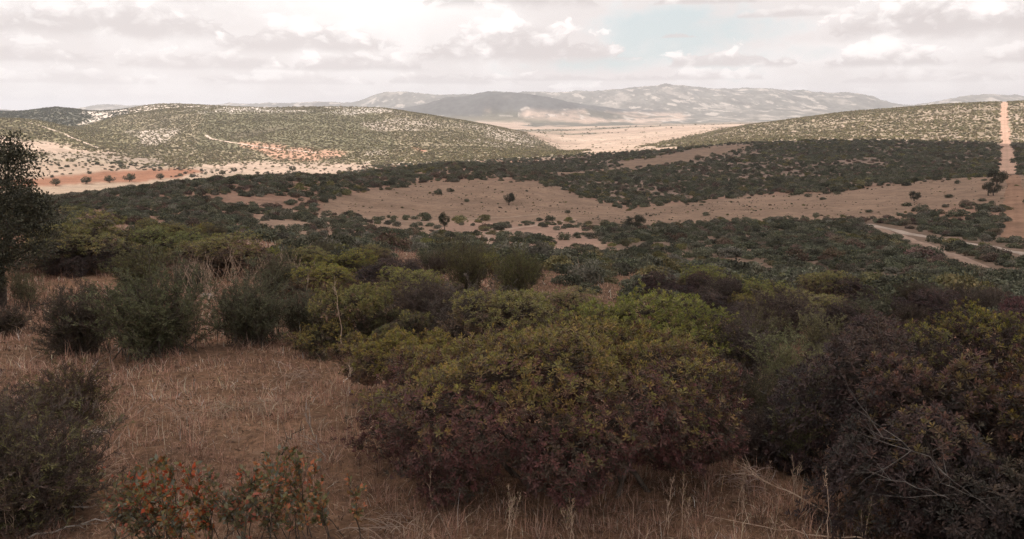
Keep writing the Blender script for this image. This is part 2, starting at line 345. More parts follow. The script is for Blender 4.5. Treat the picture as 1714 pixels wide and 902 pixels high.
    rh = (d >= 1085) & (u >= 960) & (d < 2600) & (y < 246)
    edge = 207 + (1300 - u) * .115
    rpale = fbm(x / 65, yw / 65, 97, 4)
    rhill = rh & (y0 > 242 - (u0 - 1085) * .205)
    put(rhill, (.385, .305, .225)); S[rhill] = (.62 + .5 * (nb - .5) + .3 * (nf - .5))[rhill]
    m = rhill & (rpale > .55); C[m] = (.50, .39, .305); S[m] = .44
    drain = (hl | rhill) & (fbm(x / 330, yw / 330, 111, 3, .45, True) > .83); S[drain] = .98; C[drain] = (.24, .20, .14)
    # far plain
    pl = ((d >= 1085) & (u0 > 835) & (u < 1420) & (d < 7000) & ~rhill & ~hl) | ((d > 2750) & (d < 7000))
    strip = fbm(x / 900, yw / 260, 47, 4)
    C[pl] = np.array([.51, .38, .30]) + (strip - .5)[pl, None] * np.array([.22, .20, .16])
    S[pl] = .004
    dk = pl & (d > 3000) & (fbm(x / 700, yw / 330, 53, 4) > .60); C[dk] = (.20, .18, .135); S[dk] = .05
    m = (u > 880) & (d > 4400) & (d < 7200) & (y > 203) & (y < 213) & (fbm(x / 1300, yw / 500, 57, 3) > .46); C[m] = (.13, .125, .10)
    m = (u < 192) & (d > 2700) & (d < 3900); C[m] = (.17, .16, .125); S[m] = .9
    m = (u >= 150) & (u < 420) & (d > 2700) & (d < 4400); C[m] = (.80, .68, .59); S[m] = .25
    mt = d >= 7000
    C[mt] = (np.array([.19, .18, .16]) * (.8 + .4 * fbm(x / 800, yw / 1500, 62, 3))[:, None])[mt]
    mtn_shade = (d > 7000) & (d < 9300) & (u > 600) & (u < 1100); C[mtn_shade] = np.array([.117, .118, .116]) * (.85 + .3 * nf)[mtn_shade, None]  # cloud shadow on the front mountain, put into its ground colour
    lowm = mt & (y > 186) & (d < 9000) & (u > 820) & (u < 1130); C[lowm] = (.48, .37, .30)
    lowm2 = lowm & (nf > .5); C[lowm2] = (.12, .115, .09)
    return np.clip(C, .01, .9), np.clip(S, 0, 1)

GU, GV = world_to_pix(GX, GY, GZ)
front = GY > 0
GU = np.where(front, GU, np.where(GX < 0, -300, 2100)); GV = np.where(front, GV, 460)
GC = np.empty((NR, NC, 3)); GS = np.empty((NR, NC))
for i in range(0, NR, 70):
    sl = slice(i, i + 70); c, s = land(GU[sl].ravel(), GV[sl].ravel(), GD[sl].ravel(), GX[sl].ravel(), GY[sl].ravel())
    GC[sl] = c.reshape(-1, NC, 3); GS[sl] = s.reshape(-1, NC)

for q in range(9):               # soften the borders between covers a little
    for A in ((GC, GS) if q < 2 else (GS,)):
        A[:, 1:-1] = (A[:, :-2] + 2 * A[:, 1:-1] + A[:, 2:]) / 4
        A[1:-1] = (A[:-2] + 2 * A[1:-1] + A[2:]) / 4

# ------------------------------------------------------------------ mesh helpers
def mesh_np(name, V, F, col=None, smooth=False, mats=()):
    """V (n,3); F list of (m,k) index arrays; col (n,3)"""
    me = bpy.data.meshes.new(name); V = np.ascontiguousarray(V, np.float32)
    me.vertices.add(len(V)); me.vertices.foreach_set('co', V.ravel())
    F = [np.ascontiguousarray(f, np.int32) for f in F if len(f)]
    tot = sum(f.size for f in F); npoly = sum(len(f) for f in F)
    me.loops.add(tot); me.loops.foreach_set('vertex_index', np.concatenate([f.ravel() for f in F]))
    me.polygons.add(npoly)
    sizes = np.concatenate([np.full(len(f), f.shape[1], np.int32) for f in F])
    me.polygons.foreach_set('loop_start', np.concatenate([[0], np.cumsum(sizes)[:-1]]).astype(np.int32))
    me.update(calc_edges=True)
    if smooth: me.polygons.foreach_set('use_smooth', np.ones(npoly, bool))
    if col is not None:
        at = me.attributes.new('col', 'FLOAT_COLOR', 'POINT')
        at.data.foreach_set('color', np.concatenate([col, np.ones((len(col), 1))], 1).astype(np.float32).ravel())
    for m in mats: me.materials.append(m)
    return me

def link(name, me, parent=None, **props):
    o = bpy.data.objects.new(name, me); COL.objects.link(o)
    if parent is not None: o.parent = parent
    for k, v in props.items(): o[k] = v
    return o

def new_mat(name):
    m = bpy.data.materials.new(name); m.use_nodes = True; m.node_tree.nodes.clear()
    return m, NT(m.node_tree)

# ------------------------------------------------------------------ ground materials
def ground_material(name, scales, amp, spec, speck=None, bumps=None, squash=None, only=None):
    m, T = new_mat(name)
    a = T.n('ShaderNodeAttribute', None, attribute_name='col').outputs['Color']
    pos = T.n('ShaderNodeNewGeometry').outputs['Position']
    if squash: pos = T.n('ShaderNodeVectorMath', {0: pos, 1: squash}, operation='MULTIPLY').outputs[0]
    f = None
    for sc in scales:
        nz = T.noise(pos, sc, 5, .62)
        nz = T.step(nz, .25, .75, 1 - amp, 1 + amp)
        f = nz if f is None else T.m('MULTIPLY', f, nz)
    c = T.mix(1.0, a, T.n('ShaderNodeCombineColor', {0: f, 1: f, 2: f}).outputs[0], 'MULTIPLY')
    if speck:
        for (sc, lo, hi, colr, amount) in speck:
            w = T.m('MULTIPLY', T.step(T.noise(pos, sc, 4, .6), lo, hi), amount)
            if only: w = T.m('MULTIPLY', w, T.step(T.n('ShaderNodeSeparateColor', {0: a}).outputs[0], *only))
            c = T.mix(w, c, colr)
    b = T.n('ShaderNodeBsdfPrincipled', {'Base Color': c, 'Roughness': .95, 'Specular IOR Level': spec})
    if bumps:
        bp = T.n('ShaderNodeBump', {'Height': T.noise(pos, bumps[0], 6, .65), 'Strength': bumps[1], 'Distance': bumps[2]})
        T.t.links.new(bp.outputs[0], b.inputs['Normal'])
    T.t.links.new(b.outputs[0], T.n('ShaderNodeOutputMaterial').inputs[0])
    return m

M_soil = ground_material('dry_soil', (9.0, 1.1), .30, .1, [(3.2, .56, .70, (.33, .22, .16), .6), (14., .58, .7, (.09, .06, .05), .6)], (22., .8, .05))
M_mid = ground_material('scrub_soil', (1.1, .28, .05), .17, .08, [(.8, .60, .68, (.15, .105, .065), .6), (.22, .58, .70, (.40, .30, .22), .35)], None)
M_hill = ground_material('hill_soil', (.16, .016), .22, .05, [(.085, .56, .64, (.17, .155, .09), .5)], None)
M_mtn = ground_material('mountain_rock', (.02, .0035), .25, .05, [(.0075, .54, .61, (.60, .53, .47), .72), (.0024, .56, .64, (.50, .44, .39), .5), (.016, .56, .62, (.09, .095, .085), .55)], None, (1, .3, .6), (.118, .15))

def terrain_piece(name, r0, r1, mat):
    nr = r1 - r0 + 1
    V = np.stack([GX[r0:r1 + 1], GY[r0:r1 + 1], GZ[r0:r1 + 1]], -1).reshape(-1, 3)
    C = GC[r0:r1 + 1].reshape(-1, 3)
    i = np.arange(nr - 1)[:, None] * NC; j = np.arange(NC)[None]; jn = (j + 1) % NC
    F = np.stack([i + j, i + jn, i + NC + jn, i + NC + j], -1).reshape(-1, 4)[:, ::-1]
    fs = [F]
    if r0 == 0:
        V = np.vstack([V, [[0, 0, -EYE]]]); C = np.vstack([C, C[:1]])
        jj = np.arange(NC); fs.append(np.stack([jj, (jj + 1) % NC, np.full(NC, len(V) - 1)], -1))
    me = mesh_np(name, V, fs, C, True, (mat,))
    return link(name, me, kind='structure')

row = lambda d: int(np.searchsorted(LD, math.log(d)))
R1, R2, R3 = row(46), row(1085), row(7000)
terrain_piece('ground', 0, R1, M_soil)
terrain_piece('valley_terrain', R1, R2, M_mid)
terrain_piece('hills', R2, R3, M_hill)
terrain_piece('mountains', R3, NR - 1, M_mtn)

# ------------------------------------------------------------------ tracks draped over the ground
M_track = ground_material('track_dust', (.9, .1), .16, .05)
def track(name, pts, width, colr, lift=.12, d_rng=(40, 6000), verge=.7):
    P = []
    for (u, y) in pts:
        x, yy, z, d = ground_hit(u, y, *d_rng); P.append((x, yy))
    P = np.array(P); seg = np.concatenate([[0], np.cumsum(np.hypot(*np.diff(P, axis=0).T))])
    n = max(12, int(seg[-1] / max(2.0, width * .5))); n = min(n, 600)
    t = np.linspace(0, seg[-1], n); Q = np.stack([np.interp(t, seg, P[:, 0]), np.interp(t, seg, P[:, 1])], -1)
    for _ in range(6 if len(pts) > 3 else 0):
        Q[1:-1] = (Q[:-2] + 2 * Q[1:-1] + Q[2:]) / 4
    T = np.gradient(Q, axis=0); T /= np.linalg.norm(T, axis=1)[:, None]; N = np.stack([-T[:, 1], T[:, 0]], -1)
    K = 7; off = np.linspace(-.5, .5, K)
    wv = width * (.62 + .72 * fbm(t / 26, t * 0 + width, 71, 4))
    X = Q[:, None, 0] + N[:, None, 0] * off[None] * wv[:, None]; Y = Q[:, None, 1] + N[:, None, 1] * off[None] * wv[:, None]
    edge = (np.abs(off) > .45)[None]
    Z = ground_z(X, Y) + np.where(edge, -.05, lift)
    C = np.array(colr)[None, None] * (.72 + .3 * fbm(X / 3, Y / 3, 73, 3) + .28 * fbm(X / 25, Y / 25, 75, 3))[..., None]
    rut = np.exp(-((np.abs(off) - .22) / .1) ** 2)[None, :, None]; C = C * (1 + .16 * rut)
    i = np.arange(n - 1)[:, None] * K; j = np.arange(K - 1)[None]
    F = np.stack([i + j, i + j + 1, i + K + j + 1, i + K + j], -1).reshape(-1, 4)
    V = np.stack([X, Y, Z], -1).reshape(-1, 3)
    TRACKS.append((Q, width, verge))
    return link(name, mesh_np(name, V, [F], np.broadcast_to(C, (n, K, 3)).reshape(-1, 3), True, (M_track,)), kind='structure')

TRACKS = []
track('firebreak_track', [(1685, 292), (1686, 275), (1685, 250), (1683, 235), (1682, 215), (1681, 195), (1681, 180), (1681, 169.5)], 11, (.52, .335, .25), .25, (400, 2500), .9)
track('firebreak_path', [(1704, 400), (1702, 370), (1700, 340), (1698, 310), (1690, 293)], 6.0, (.29, .175, .12), .15, (150, 470), .8)
track('dirt_road', [(1452, 376), (1500, 386), (1560, 398), (1620, 408), (1680, 419), (1740, 430), (1800, 440)], 2.5, (.41, .335, .285), .14, (90, 300), 2.6)
track('farm_track', [(1470, 382), (1510, 396), (1560, 414), (1610, 433), (1645, 447), (1668, 458)], 2.4, (.33, .235, .185), .14, (90, 300), 1.6)
track('dirt_path', [(960, 368), (900, 376), (850, 384), (822, 392), (812, 402), (815, 413), (832, 420), (880, 421), (960, 421)], 2.4, (.40, .29, .23), .12, (100, 330))
track('field_path', [(546, 366), (600, 368), (660, 371), (720, 371), (800, 366), (900, 359)], 2.6, (.36, .26, .20), .12, (150, 360))
track('hill_track', [(45, 205), (75, 213), (110, 225), (140, 238), (165, 248)], 7, (.64, .50, .41), .3, (1300, 2600))
track('hill_path', [(345, 226), (352, 232), (385, 238), (420, 244), (470, 250), (530, 256)], 6, (.64, .49, .40), .3, (1150, 2400))

# ------------------------------------------------------------------ the cloud overhead whose shadow lies on the hilltop and the near valley
def shadow_cloud():
    base = 950.0; k = (base + 40) / math.tan(R(SUN_EL)); off = np.array([math.sin(R(SUN_AZ)), math.cos(R(SUN_AZ))]) * k
    rim = []
    for (u, d) in [(-250, 540), (-60, 560), (100, 585), (220, 590), (330, 590), (430, 600), (520, 640), (600, 760), (680, 930), (780, 1010), (900, 1040), (1000, 1065), (1130, 1085), (1240, 1095), (1400, 1090), (1560, 1085), (1680, 1065), (1800, 1050), (2000, 1040)]:
        a = math.atan2(u - CX, FPX * 1.015); rim.append((math.sin(a) * d, math.cos(a) * d))
    rim += [(1300, 500), (1350, -200), (1000, -750), (200, -950), (-600, -850), (-1100, -300), (-1050, 250), (-700, 420)]
    rim = np.array(rim); c = np.array([60., 200.])
    ang = np.arctan2(rim[:, 1] - c[1], rim[:, 0] - c[0]); rad = np.hypot(*(rim - c).T); o = np.argsort(ang)
    th = np.linspace(-math.pi, math.pi, 361)[:-1]
    rr = np.interp(th, ang[o], rad[o], period=2 * math.pi) * (1 + .035 * (fbm(np.cos(th) * 6 + 9, np.sin(th) * 6 + 9, 91, 4) - .5) * 2)
    J = 40; t = np.linspace(0, 1, J + 1)[1:]
    X = c[0] + rr[None] * t[:, None] * np.cos(th)[None]; Y = c[1] + rr[None] * t[:, None] * np.sin(th)[None]
    thick = np.sqrt(np.clip(1 - t ** 4, 0, 1))[:, None]
    top = base + 30 + 260 * thick * (.35 + fbm(X / 330, Y / 330, 93, 5)); bot = base + 30 - 60 * thick * (.3 + fbm(X / 200, Y / 200, 95, 4))
    X += off[0]; Y += off[1]; n = 360
    V = np.vstack([np.stack([X, Y, top], -1).reshape(-1, 3), np.stack([X, Y, bot], -1).reshape(-1, 3), [[c[0] + off[0], c[1] + off[1], base + 260], [c[0] + off[0], c[1] + off[1], base - 10]]])
    i = np.arange(J - 1)[:, None] * n; j = np.arange(n)[None]; jn = (j + 1) % n
    F = np.stack([i + j, i + n + j, i + n + jn, i + jn], -1).reshape(-1, 4); m = J * n
    jj = np.arange(n); e = (J - 1) * n
    rimq = np.stack([e + jj, m + e + jj, m + e + (jj + 1) % n, e + (jj + 1) % n], -1)
    tri = np.vstack([np.stack([np.full(n, 2 * m), jj, (jj + 1) % n], -1), np.stack([np.full(n, 2 * m + 1), m + (jj + 1) % n, m + jj], -1)])
    mt, T = new_mat('cloud_vapour')
    a = T.n('ShaderNodeBsdfDiffuse', {'Color': (.94, .94, .94, 1)}); b = T.n('ShaderNodeBsdfTranslucent', {'Color': (.96, .96, .96, 1)})
    T.t.links.new(T.n('ShaderNodeMixShader', {0: CLOUD_T, 1: a.outputs[0], 2: b.outputs[0]}).outputs[0], T.n('ShaderNodeOutputMaterial').inputs[0])
    link('cloud', mesh_np('cloud', V, [F, F[:, ::-1] + m, rimq, tri], None, True, (mt,)), kind='structure')
CLOUD_T = .62
shadow_cloud()

# ------------------------------------------------------------------ haze
def haze():
    zlo, zhi = float(GZ.min()) - 1.0, max(float(GZ.max()), 0) + 25.0
    r = 29000.0
    V = np.array([(x, y, z) for z in (zlo, zhi) for (x, y) in ((-r, -r), (r, -r), (r, r), (-r, r))])
    F = np.array([(3, 2, 1, 0), (4, 5, 6, 7), (0, 1, 5, 4), (1, 2, 6, 5), (2, 3, 7, 6), (3, 0, 4, 7)])
    m, T = new_mat('haze_air')
    v = T.n('ShaderNodeVolumePrincipled', {'Color': (.86, .895, .98, 1), 'Density': HAZE, 'Anisotropy': .2})
    T.t.links.new(v.outputs[0], T.n('ShaderNodeOutputMaterial').inputs['Volume'])
    link('haze', mesh_np('haze', V, [F], None, False, (m,)), kind='stuff')
HAZE = 5.4e-5
haze()

# ------------------------------------------------------------------ foliage materials
def leaf_material(name, transl=.25, rough=.55, vary=.25, spec=.25):
    m, T = new_mat(name)
    a = T.n('ShaderNodeAttribute', None, attribute_name='col').outputs['Color']
    rnd = T.n('ShaderNodeObjectInfo').outputs['Random']
    hs = T.n('ShaderNodeHueSaturation', {'Hue': T.m('ADD', .5 - .025, T.m('MULTIPLY', T.m('FRACT', T.m('MULTIPLY', rnd, 7.31)), .05)), 'Saturation': T.m('ADD', .85, T.m('MULTIPLY', T.m('FRACT', T.m('MULTIPLY', rnd, 3.7)), .3)), 'Value': T.m('ADD', 1 - vary, T.m('MULTIPLY', rnd, 2 * vary)), 'Color': a})
    b = T.n('ShaderNodeBsdfPrincipled', {'Base Color': hs.outputs[0], 'Roughness': rough, 'Specular IOR Level': spec})
    t = T.n('ShaderNodeBsdfTranslucent', {'Color': hs.outputs[0]})
    T.t.links.new(T.n('ShaderNodeMixShader', {0: transl, 1: b.outputs[0], 2: t.outputs[0]}).outputs[0], T.n('ShaderNodeOutputMaterial').inputs[0])
    return m
M_leaf = leaf_material('leaf', .22, .5, .0)
M_scrub = leaf_material('scrub_leaf', .15, .7, .38, .1)
M_straw = leaf_material('straw', .2, .8, .0, .1)
def bark_material(name, c1, c2):
    m, T = new_mat(name)
    pos = T.n('ShaderNodeTexCoord').outputs['Object']
    c = T.mix(T.step(T.noise(pos, 14, 5, .65), .35, .65), c1, c2)
    b = T.n('ShaderNodeBsdfPrincipled', {'Base Color': c, 'Roughness': .9, 'Specular IOR Level': .1})
    T.t.links.new(b.outputs[0], T.n('ShaderNodeOutputMaterial').inputs[0]); return m
M_bark = bark_material('bark', (.07, .055, .045), (.16, .13, .11))
M_deadwood = bark_material('dead_wood', (.26, .22, .19), (.42, .37, .33))
M_greywood = bark_material('grey_wood', (.13, .12, .11), (.24, .215, .20))
M_stem = bark_material('dry_stem', (.40, .28, .20), (.60, .46, .36))

# ------------------------------------------------------------------ plant geometry
def unit(v): return v / np.maximum(np.linalg.norm(v, axis=-1, keepdims=True), 1e-9)
def rand_unit(n):
    return unit(rng.normal(size=(n, 3)))

def leaf_quads(P, A, N, L, Wd, C, fold=.18, wide=.5):
    """leaf = one folded quad: base, side, tip, side"""
    n = len(P); L = np.broadcast_to(L, n)[:, None]; Wd = np.broadcast_to(Wd, n)[:, None]
    A = unit(A); S = unit(np.cross(A, N)); Nn = np.cross(S, A)
    V = np.stack([P, P + A * L * wide + S * Wd / 2 + Nn * Wd * fold, P + A * L, P + A * L * wide - S * Wd / 2 + Nn * Wd * fold], 1).reshape(-1, 3)
    F = np.arange(4 * n).reshape(n, 4)
    return V, F, np.repeat(C, 4, 0)

def tubes(P, rad, k=4):
    """P (n,m,3) polylines, rad (n,m) -> V, F"""
    n, m, _ = P.shape
    T = np.gradient(P, axis=1); T = unit(T)
    ref = np.where(np.abs(T[..., 2:3]) > .9, np.array([1., 0, 0]), np.array([0, 0, 1.]))
    A = unit(np.cross(T, ref)); B = np.cross(T, A)
    a = np.arange(k) * 2 * math.pi / k
    V = P[:, :, None] + rad[..., None, None] * (np.cos(a)[:, None] * A[:, :, None] + np.sin(a)[:, None] * B[:, :, None])
    base = (np.arange(n) * m * k)[:, None, None]; i = (np.arange(m - 1) * k)[None, :, None]; j = np.arange(k)[None, None]; jn = (j + 1) % k
    F = np.stack([base + i + j, base + i + jn, base + i + k + jn, base + i + k + j], -1).reshape(-1, 4)
    return V.reshape(-1, 3), F

class Geo:
    def __init__(s): s.V, s.F, s.C, s.n = [], [], [], 0
    def add(s, V, F, C=None):
        s.V.append(V); s.F.append(F + s.n); s.n += len(V)
        s.C.append(C if C is not None else np.full((len(V), 3), .1))
    def mesh(s, name, mat, smooth=False):
        by = {}
        for f in s.F: by.setdefault(f.shape[1], []).append(f)
        return mesh_np(name, np.vstack(s.V), [np.vstack(f) for f in by.values()], np.vstack(s.C), smooth, (mat,))

def pick(cols, w, n, jit=.18):
    cols = np.array(cols); w = np.array(w, float); w /= w.sum()
    c = cols[rng.choice(len(cols), n, p=w)]
    return c * (1 + jit * rng.normal(size=(n, 1))).clip(.5, 1.6)

# small shrubs of the middle distance: leaf sprays through a lumpy dome
def shrub_mesh(name, nq, size, cols, w, lumps=14, flat=.8):
    c = rand_unit(lumps) * np.array([.62, .62, .42]) + np.array([0, 0, .36]); r = rng.uniform(.26, .42, lumps)
    k = rng.integers(0, lumps, nq); dirs = rand_unit(nq); dirs[:, 2] = np.abs(dirs[:, 2]) * .9 + rng.uniform(-.35, .1, nq); dirs = unit(dirs)
    P = c[k] + dirs * (r[k] * rng.uniform(.55, 1.05, nq))[:, None]
    P[:, 2] = np.maximum(P[:, 2], .02) * flat
    tone = rng.uniform(.8, 1.25, lumps)[k]
    N = unit(dirs + .7 * rand_unit(nq)); A = unit(np.cross(N, rand_unit(nq)) + dirs * .5)
    V, F, C = leaf_quads(P, A, N, size * rng.uniform(.7, 1.3, nq), size * rng.uniform(.5, .9, nq), pick(cols, w, nq) * tone[:, None], .1)
    g = Geo(); g.add(V, F, C)
    return g.mesh(name, M_scrub)

EVER = [(.125, .130, .094), (.172, .174, .120), (.096, .098, .076)]
OLIV = [(.20, .185, .095), (.165, .155, .085), (.25, .215, .11)]
GREY = [(.185, .178, .14), (.155, .15, .115), (.225, .21, .165)]
PURP = [(.18, .125, .105), (.15, .108, .09), (.125, .105, .075)]
LITS = [(.26, .23, .145), (.21, .19, .12), (.31, .27, .18)]
SCRUB = []
for i, (nm, cols, w) in enumerate([('ever', EVER, (3, 2, 2)), ('ever', EVER, (2, 3, 1)), ('oliv', OLIV, (2, 3, 1)), ('grey', GREY, (2, 2, 1)), ('purp', PURP, (2, 2, 2)), ('ever', EVER + OLIV[:1], (3, 3, 2, 1))]):
    SCRUB.append(shrub_mesh('shrub', 900, .16, cols, w, 18, .92))
FARSCRUB = [shrub_mesh('far_shrub', 70, .5, LITS, (2, 2, 1), 9, .8) for _ in range(3)] + [shrub_mesh('far_shrub', 70, .5, LITS + EVER, (2, 2, 1, 2, 1, 1), 9, .75)]
FARSCRUB.append(shrub_mesh('far_shrub', 70, .5, EVER, (2, 1, 1), 9, .8))

# ------------------------------------------------------------------ scrub over the valley and the hills
def lookup(A, x, y):
    ci, ri, tc, tr = grid_pos(x, y); return A[ri + (tr > .5), ci + (tc > .5)]

sx, sy, ssz, sv = [], [], [], []
for (a, b, per, s0, s1) in [(20, 46, 1 / 1.25, .30, .85), (46, 120, 1 / 2.8, .45, 1.5), (120, 260, 1 / 5.0, .55, 2.0), (260, 620, 1 / 11., .75, 2.9), (620, 1085, 1 / 19., 1.0, 3.4), (1085, 2700, 1 / 19., 1.0, 2.7), (2700, 4500, 1 / 120., 2.5, 5.0), (4500, 6500, 1 / 2500., 4, 8)]:
    n = int(.62 * (b * b - a * a) * per * 1.1)
    az = rng.uniform(-.62, .62, n); d = np.sqrt(rng.uniform(a * a, b * b, n)); x, y = np.sin(az) * d, np.cos(az) * d
    keep = (rng.uniform(size=n) < lookup(GS, x, y)) & (lookup(VIS, x, y) > -.004)
    x, y, d = x[keep], y[keep], d[keep]; n = len(x)
    for (Q, w, clear) in TRACKS:
        if n == 0: break
        ok = np.ones(n, bool)
        for i in range(0, n, 20000):
            sl = slice(i, i + 20000); q = Q[::2]
            dd = np.min((x[sl, None] - q[None, :, 0]) ** 2 + (y[sl, None] - q[None, :, 1]) ** 2, 1)
            ok[sl] = dd > (w * .5 + clear) ** 2
        x, y, d = x[ok], y[ok], d[ok]; n = len(x)
    t = rng.beta(1.3, 2.8, n)
    sz = s0 + (s1 - s0) * t
    zone = fbm(x / 55, y / 55, 101, 3)
    v = np.where(rng.uniform(size=n) < .62, rng.choice([0, 1, 5], n), np.where(zone > .52, rng.choice([2, 3], n), rng.choice([3, 4], n)))
    v = np.where(d > 1085, 6 + rng.choice(4, n, p=[.3, .3, .25, .15]), v)
    v = np.where((d > 2650) & (d < 4000) & (np.arctan2(x, y) < -.41), 10, v)
    sx.append(x); sy.append(y); ssz.append(sz); sv.append(v)
# weeds and tufts on the open field
n = 9000; az = rng.uniform(-.3, .62, n); d = np.sqrt(rng.uniform(215 ** 2, 470 ** 2, n)); x, y = np.sin(az) * d, np.cos(az) * d; u_, v_ = world_to_pix(x, y, ground_z(x, y))
k = inpoly(u_, v_, TAN_FIELD) & (rng.uniform(size=n) < .15 + .9 * sstep(fbm(x / 18, y / 18, 131, 3), .45, .65)); x, y = x[k], y[k]; n = len(x)
sx.append(x); sy.append(y); ssz.append(rng.gamma(2, .09, n)); sv.append(rng.choice([1, 2, 3, 4], n, p=[.15, .3, .3, .25]))
sx, sy, ssz, sv = map(np.concatenate, (sx, sy, ssz, sv))
sz_ = ground_z(sx, sy) - .03; sd_ = np.hypot(sx, sy)
px, py = world_to_pix(sx, sy, sz_)
print('scrub plants', len(sx))
size_px = ssz / sd_ * FPX
inframe = (px > 5) & (px < 1709) & (lookup(VIS, sx, sy) > 2.0 / sd_ * .6) & (sd_ < 330)
# bushes standing alone on the open field are listed by hand further down
order = np.argsort(-np.where(inframe, size_px, 0))
single = order[:290]
rest = np.ones(len(sx), bool); rest[single] = False
for i in single:
    v = int(sv[i]); o = link('shrub', SCRUB[v])
    o.location = (sx[i], sy[i], sz_[i]); s = ssz[i]; o.rotation_euler = (0, 0, rng.uniform(0, 6.28)); o.scale = (s * rng.uniform(.9, 1.2), s * rng.uniform(.9, 1.2), s * rng.uniform(.8, 1.1))
    look = ['dark evergreen', 'dark evergreen', 'olive green', 'grey green', 'brownish purple', 'dark evergreen'][v]
    where, grp = (('along the brow just behind the near bushes', 'small shrubs along the brow') if sd_[i] < 46 else ('packed into the scrub slope below the dirt road', 'shrubs on the scrub slope below the dirt road') if px[i] > 1010 else
                  ('on the valley floor between the near bushes and the bare field', 'shrubs on the valley floor before the bare field') if px[i] > 480 else
                  ('on the dark spur beyond the leafy bushes at left', 'shrubs on the dark spur'))
    o['label'] = f'{look} rounded shrub {where}'; o['category'] = 'shrub'; o['group'] = grp

lib = bpy.data.collections.new('scrub_shapes')          # never linked to the scene: only the shapes that the scrub copies
for k, me in enumerate(SCRUB + FARSCRUB):
    o = bpy.data.objects.new(f'scrub_shape_{k:02d}', me); lib.objects.link(o)

def scatter(name, mask, **props):
    me = bpy.data.meshes.new(name); V = np.stack([sx[mask], sy[mask], sz_[mask]], -1).astype(np.float32)
    me.vertices.add(len(V)); me.vertices.foreach_set('co', V.ravel())
    a = me.attributes.new('size', 'FLOAT_VECTOR', 'POINT'); k3 = ssz[mask][:, None] * rng.uniform([.75, .75, .6], [1.35, 1.35, 1.15], (len(V), 3)); a.data.foreach_set('vector', k3.astype(np.float32).ravel())
    a = me.attributes.new('turn', 'FLOAT', 'POINT'); a.data.foreach_set('value', rng.uniform(0, 6.28, len(V)).astype(np.float32))
    a = me.attributes.new('shape', 'INT', 'POINT'); a.data.foreach_set('value', sv[mask].astype(np.int32))
    o = link(name, me, **props)
    ng = bpy.data.node_groups.new(name, 'GeometryNodeTree')
    ng.interface.new_socket('Geometry', in_out='INPUT', socket_type='NodeSocketGeometry'); ng.interface.new_socket('Geometry', in_out='OUTPUT', socket_type='NodeSocketGeometry')
    N = ng.nodes; L = ng.links
    gi, go = N.new('NodeGroupInput'), N.new('NodeGroupOutput')
    ci = N.new('GeometryNodeCollectionInfo'); ci.inputs[0].default_value = lib; ci.inputs['Separate Children'].default_value = True; ci.inputs['Reset Children'].default_value = True
    ip = N.new('GeometryNodeInstanceOnPoints'); ip.inputs['Pick Instance'].default_value = True
    def attr(n, typ):
        q = N.new('GeometryNodeInputNamedAttribute'); q.data_type = typ; q.inputs[0].default_value = n; return q.outputs[0]
    cx = N.new('ShaderNodeCombineXYZ'); L.new(attr('turn', 'FLOAT'), cx.inputs[2])
    L.new(gi.outputs[0], ip.inputs['Points']); L.new(ci.outputs[0], ip.inputs['Instance']); L.new(attr('shape', 'INT'), ip.inputs['Instance Index'])
    L.new(cx.outputs[0], ip.inputs['Rotation']); L.new(attr('size', 'FLOAT_VECTOR'), ip.inputs['Scale']); L.new(ip.outputs[0], go.inputs[0])
    md = o.modifiers.new('scatter', 'NODES'); md.node_group = ng
    return o
scatter('valley_scrub', rest & (sd_ < 1085), kind='stuff')
scatter('hill_scrub', rest & (sd_ >= 1085), kind='stuff')

# ------------------------------------------------------------------ near plants: builders
def lobed_radius(dirs, lobes, rad):
    """distance from the middle of the dome to the outside of its lobes along each direction"""
    out = np.full(len(dirs), .25)
    for c, r in zip(lobes, rad):
        b = dirs @ c; q = b * b - (c @ c - r * r); ok = q > 0
        out = np.where(ok, np.maximum(out, b + np.sqrt(np.maximum(q, 0))), out)
    return out

def rosettes(g, P, A, m, L, wd, cin, cout, wide=.62):
    """whorls of leaves at shoot tips; cin / cout (n,3): colour of the young inner and the old outer leaves"""
    n = len(P); ref = rand_unit(n); X = unit(np.cross(A, ref)); Y = np.cross(A, X)
    for i in range(m):
        f = i / (m - 1); ph = i * 2.4 + rng.uniform(0, .5, n); tilt = np.radians(22 + 58 * f + rng.normal(0, 9, n))
        side = X * np.cos(ph)[:, None] + Y * np.sin(ph)[:, None]
        D = A * np.cos(tilt)[:, None] + side * np.sin(tilt)[:, None]
        Nn = A * np.sin(tilt)[:, None] - side * np.cos(tilt)[:, None]
        base = P - A * (L * .55 * f)[:, None]
        C = (cin * (1 - f) + cout * f) * rng.uniform(.75, 1.25, (n, 1))
        ll = L * (.62 + .42 * f) * rng.uniform(.8, 1.2, n)
        V, F, Cc = leaf_quads(base, D, Nn, ll, ll * wd, C, .2, wide); g.add(V, F, Cc)

def shoots(root, tips, spread, r0, seg=6, sag=.12):
    """curved stems from around the root to the tips"""
    n = len(tips); t = np.linspace(0, 1, seg)[None, :, None]
    b = np.array(root)[None] + np.concatenate([rng.normal(0, spread, (n, 2)), np.zeros((n, 1))], 1)
    mid = b * .5 + tips * .5 + np.concatenate([(b - tips)[:, :2] * rng.uniform(0, sag * 2, (n, 1)), rng.uniform(0, sag, (n, 1)) * np.linalg.norm(tips - b, axis=1, keepdims=True)], 1)
    P = b[:, None] * (1 - t) ** 2 + 2 * mid[:, None] * t * (1 - t) + tips[:, None] * t ** 2
    P[:, 1:-1] += rng.normal(0, .012, (n, seg - 2, 3)) * np.linalg.norm(tips - b, axis=1)[:, None, None]
    rad = r0 * (1 - .8 * np.linspace(0, 1, seg))[None] * rng.uniform(.7, 1.2, (n, 1))
    return P, rad

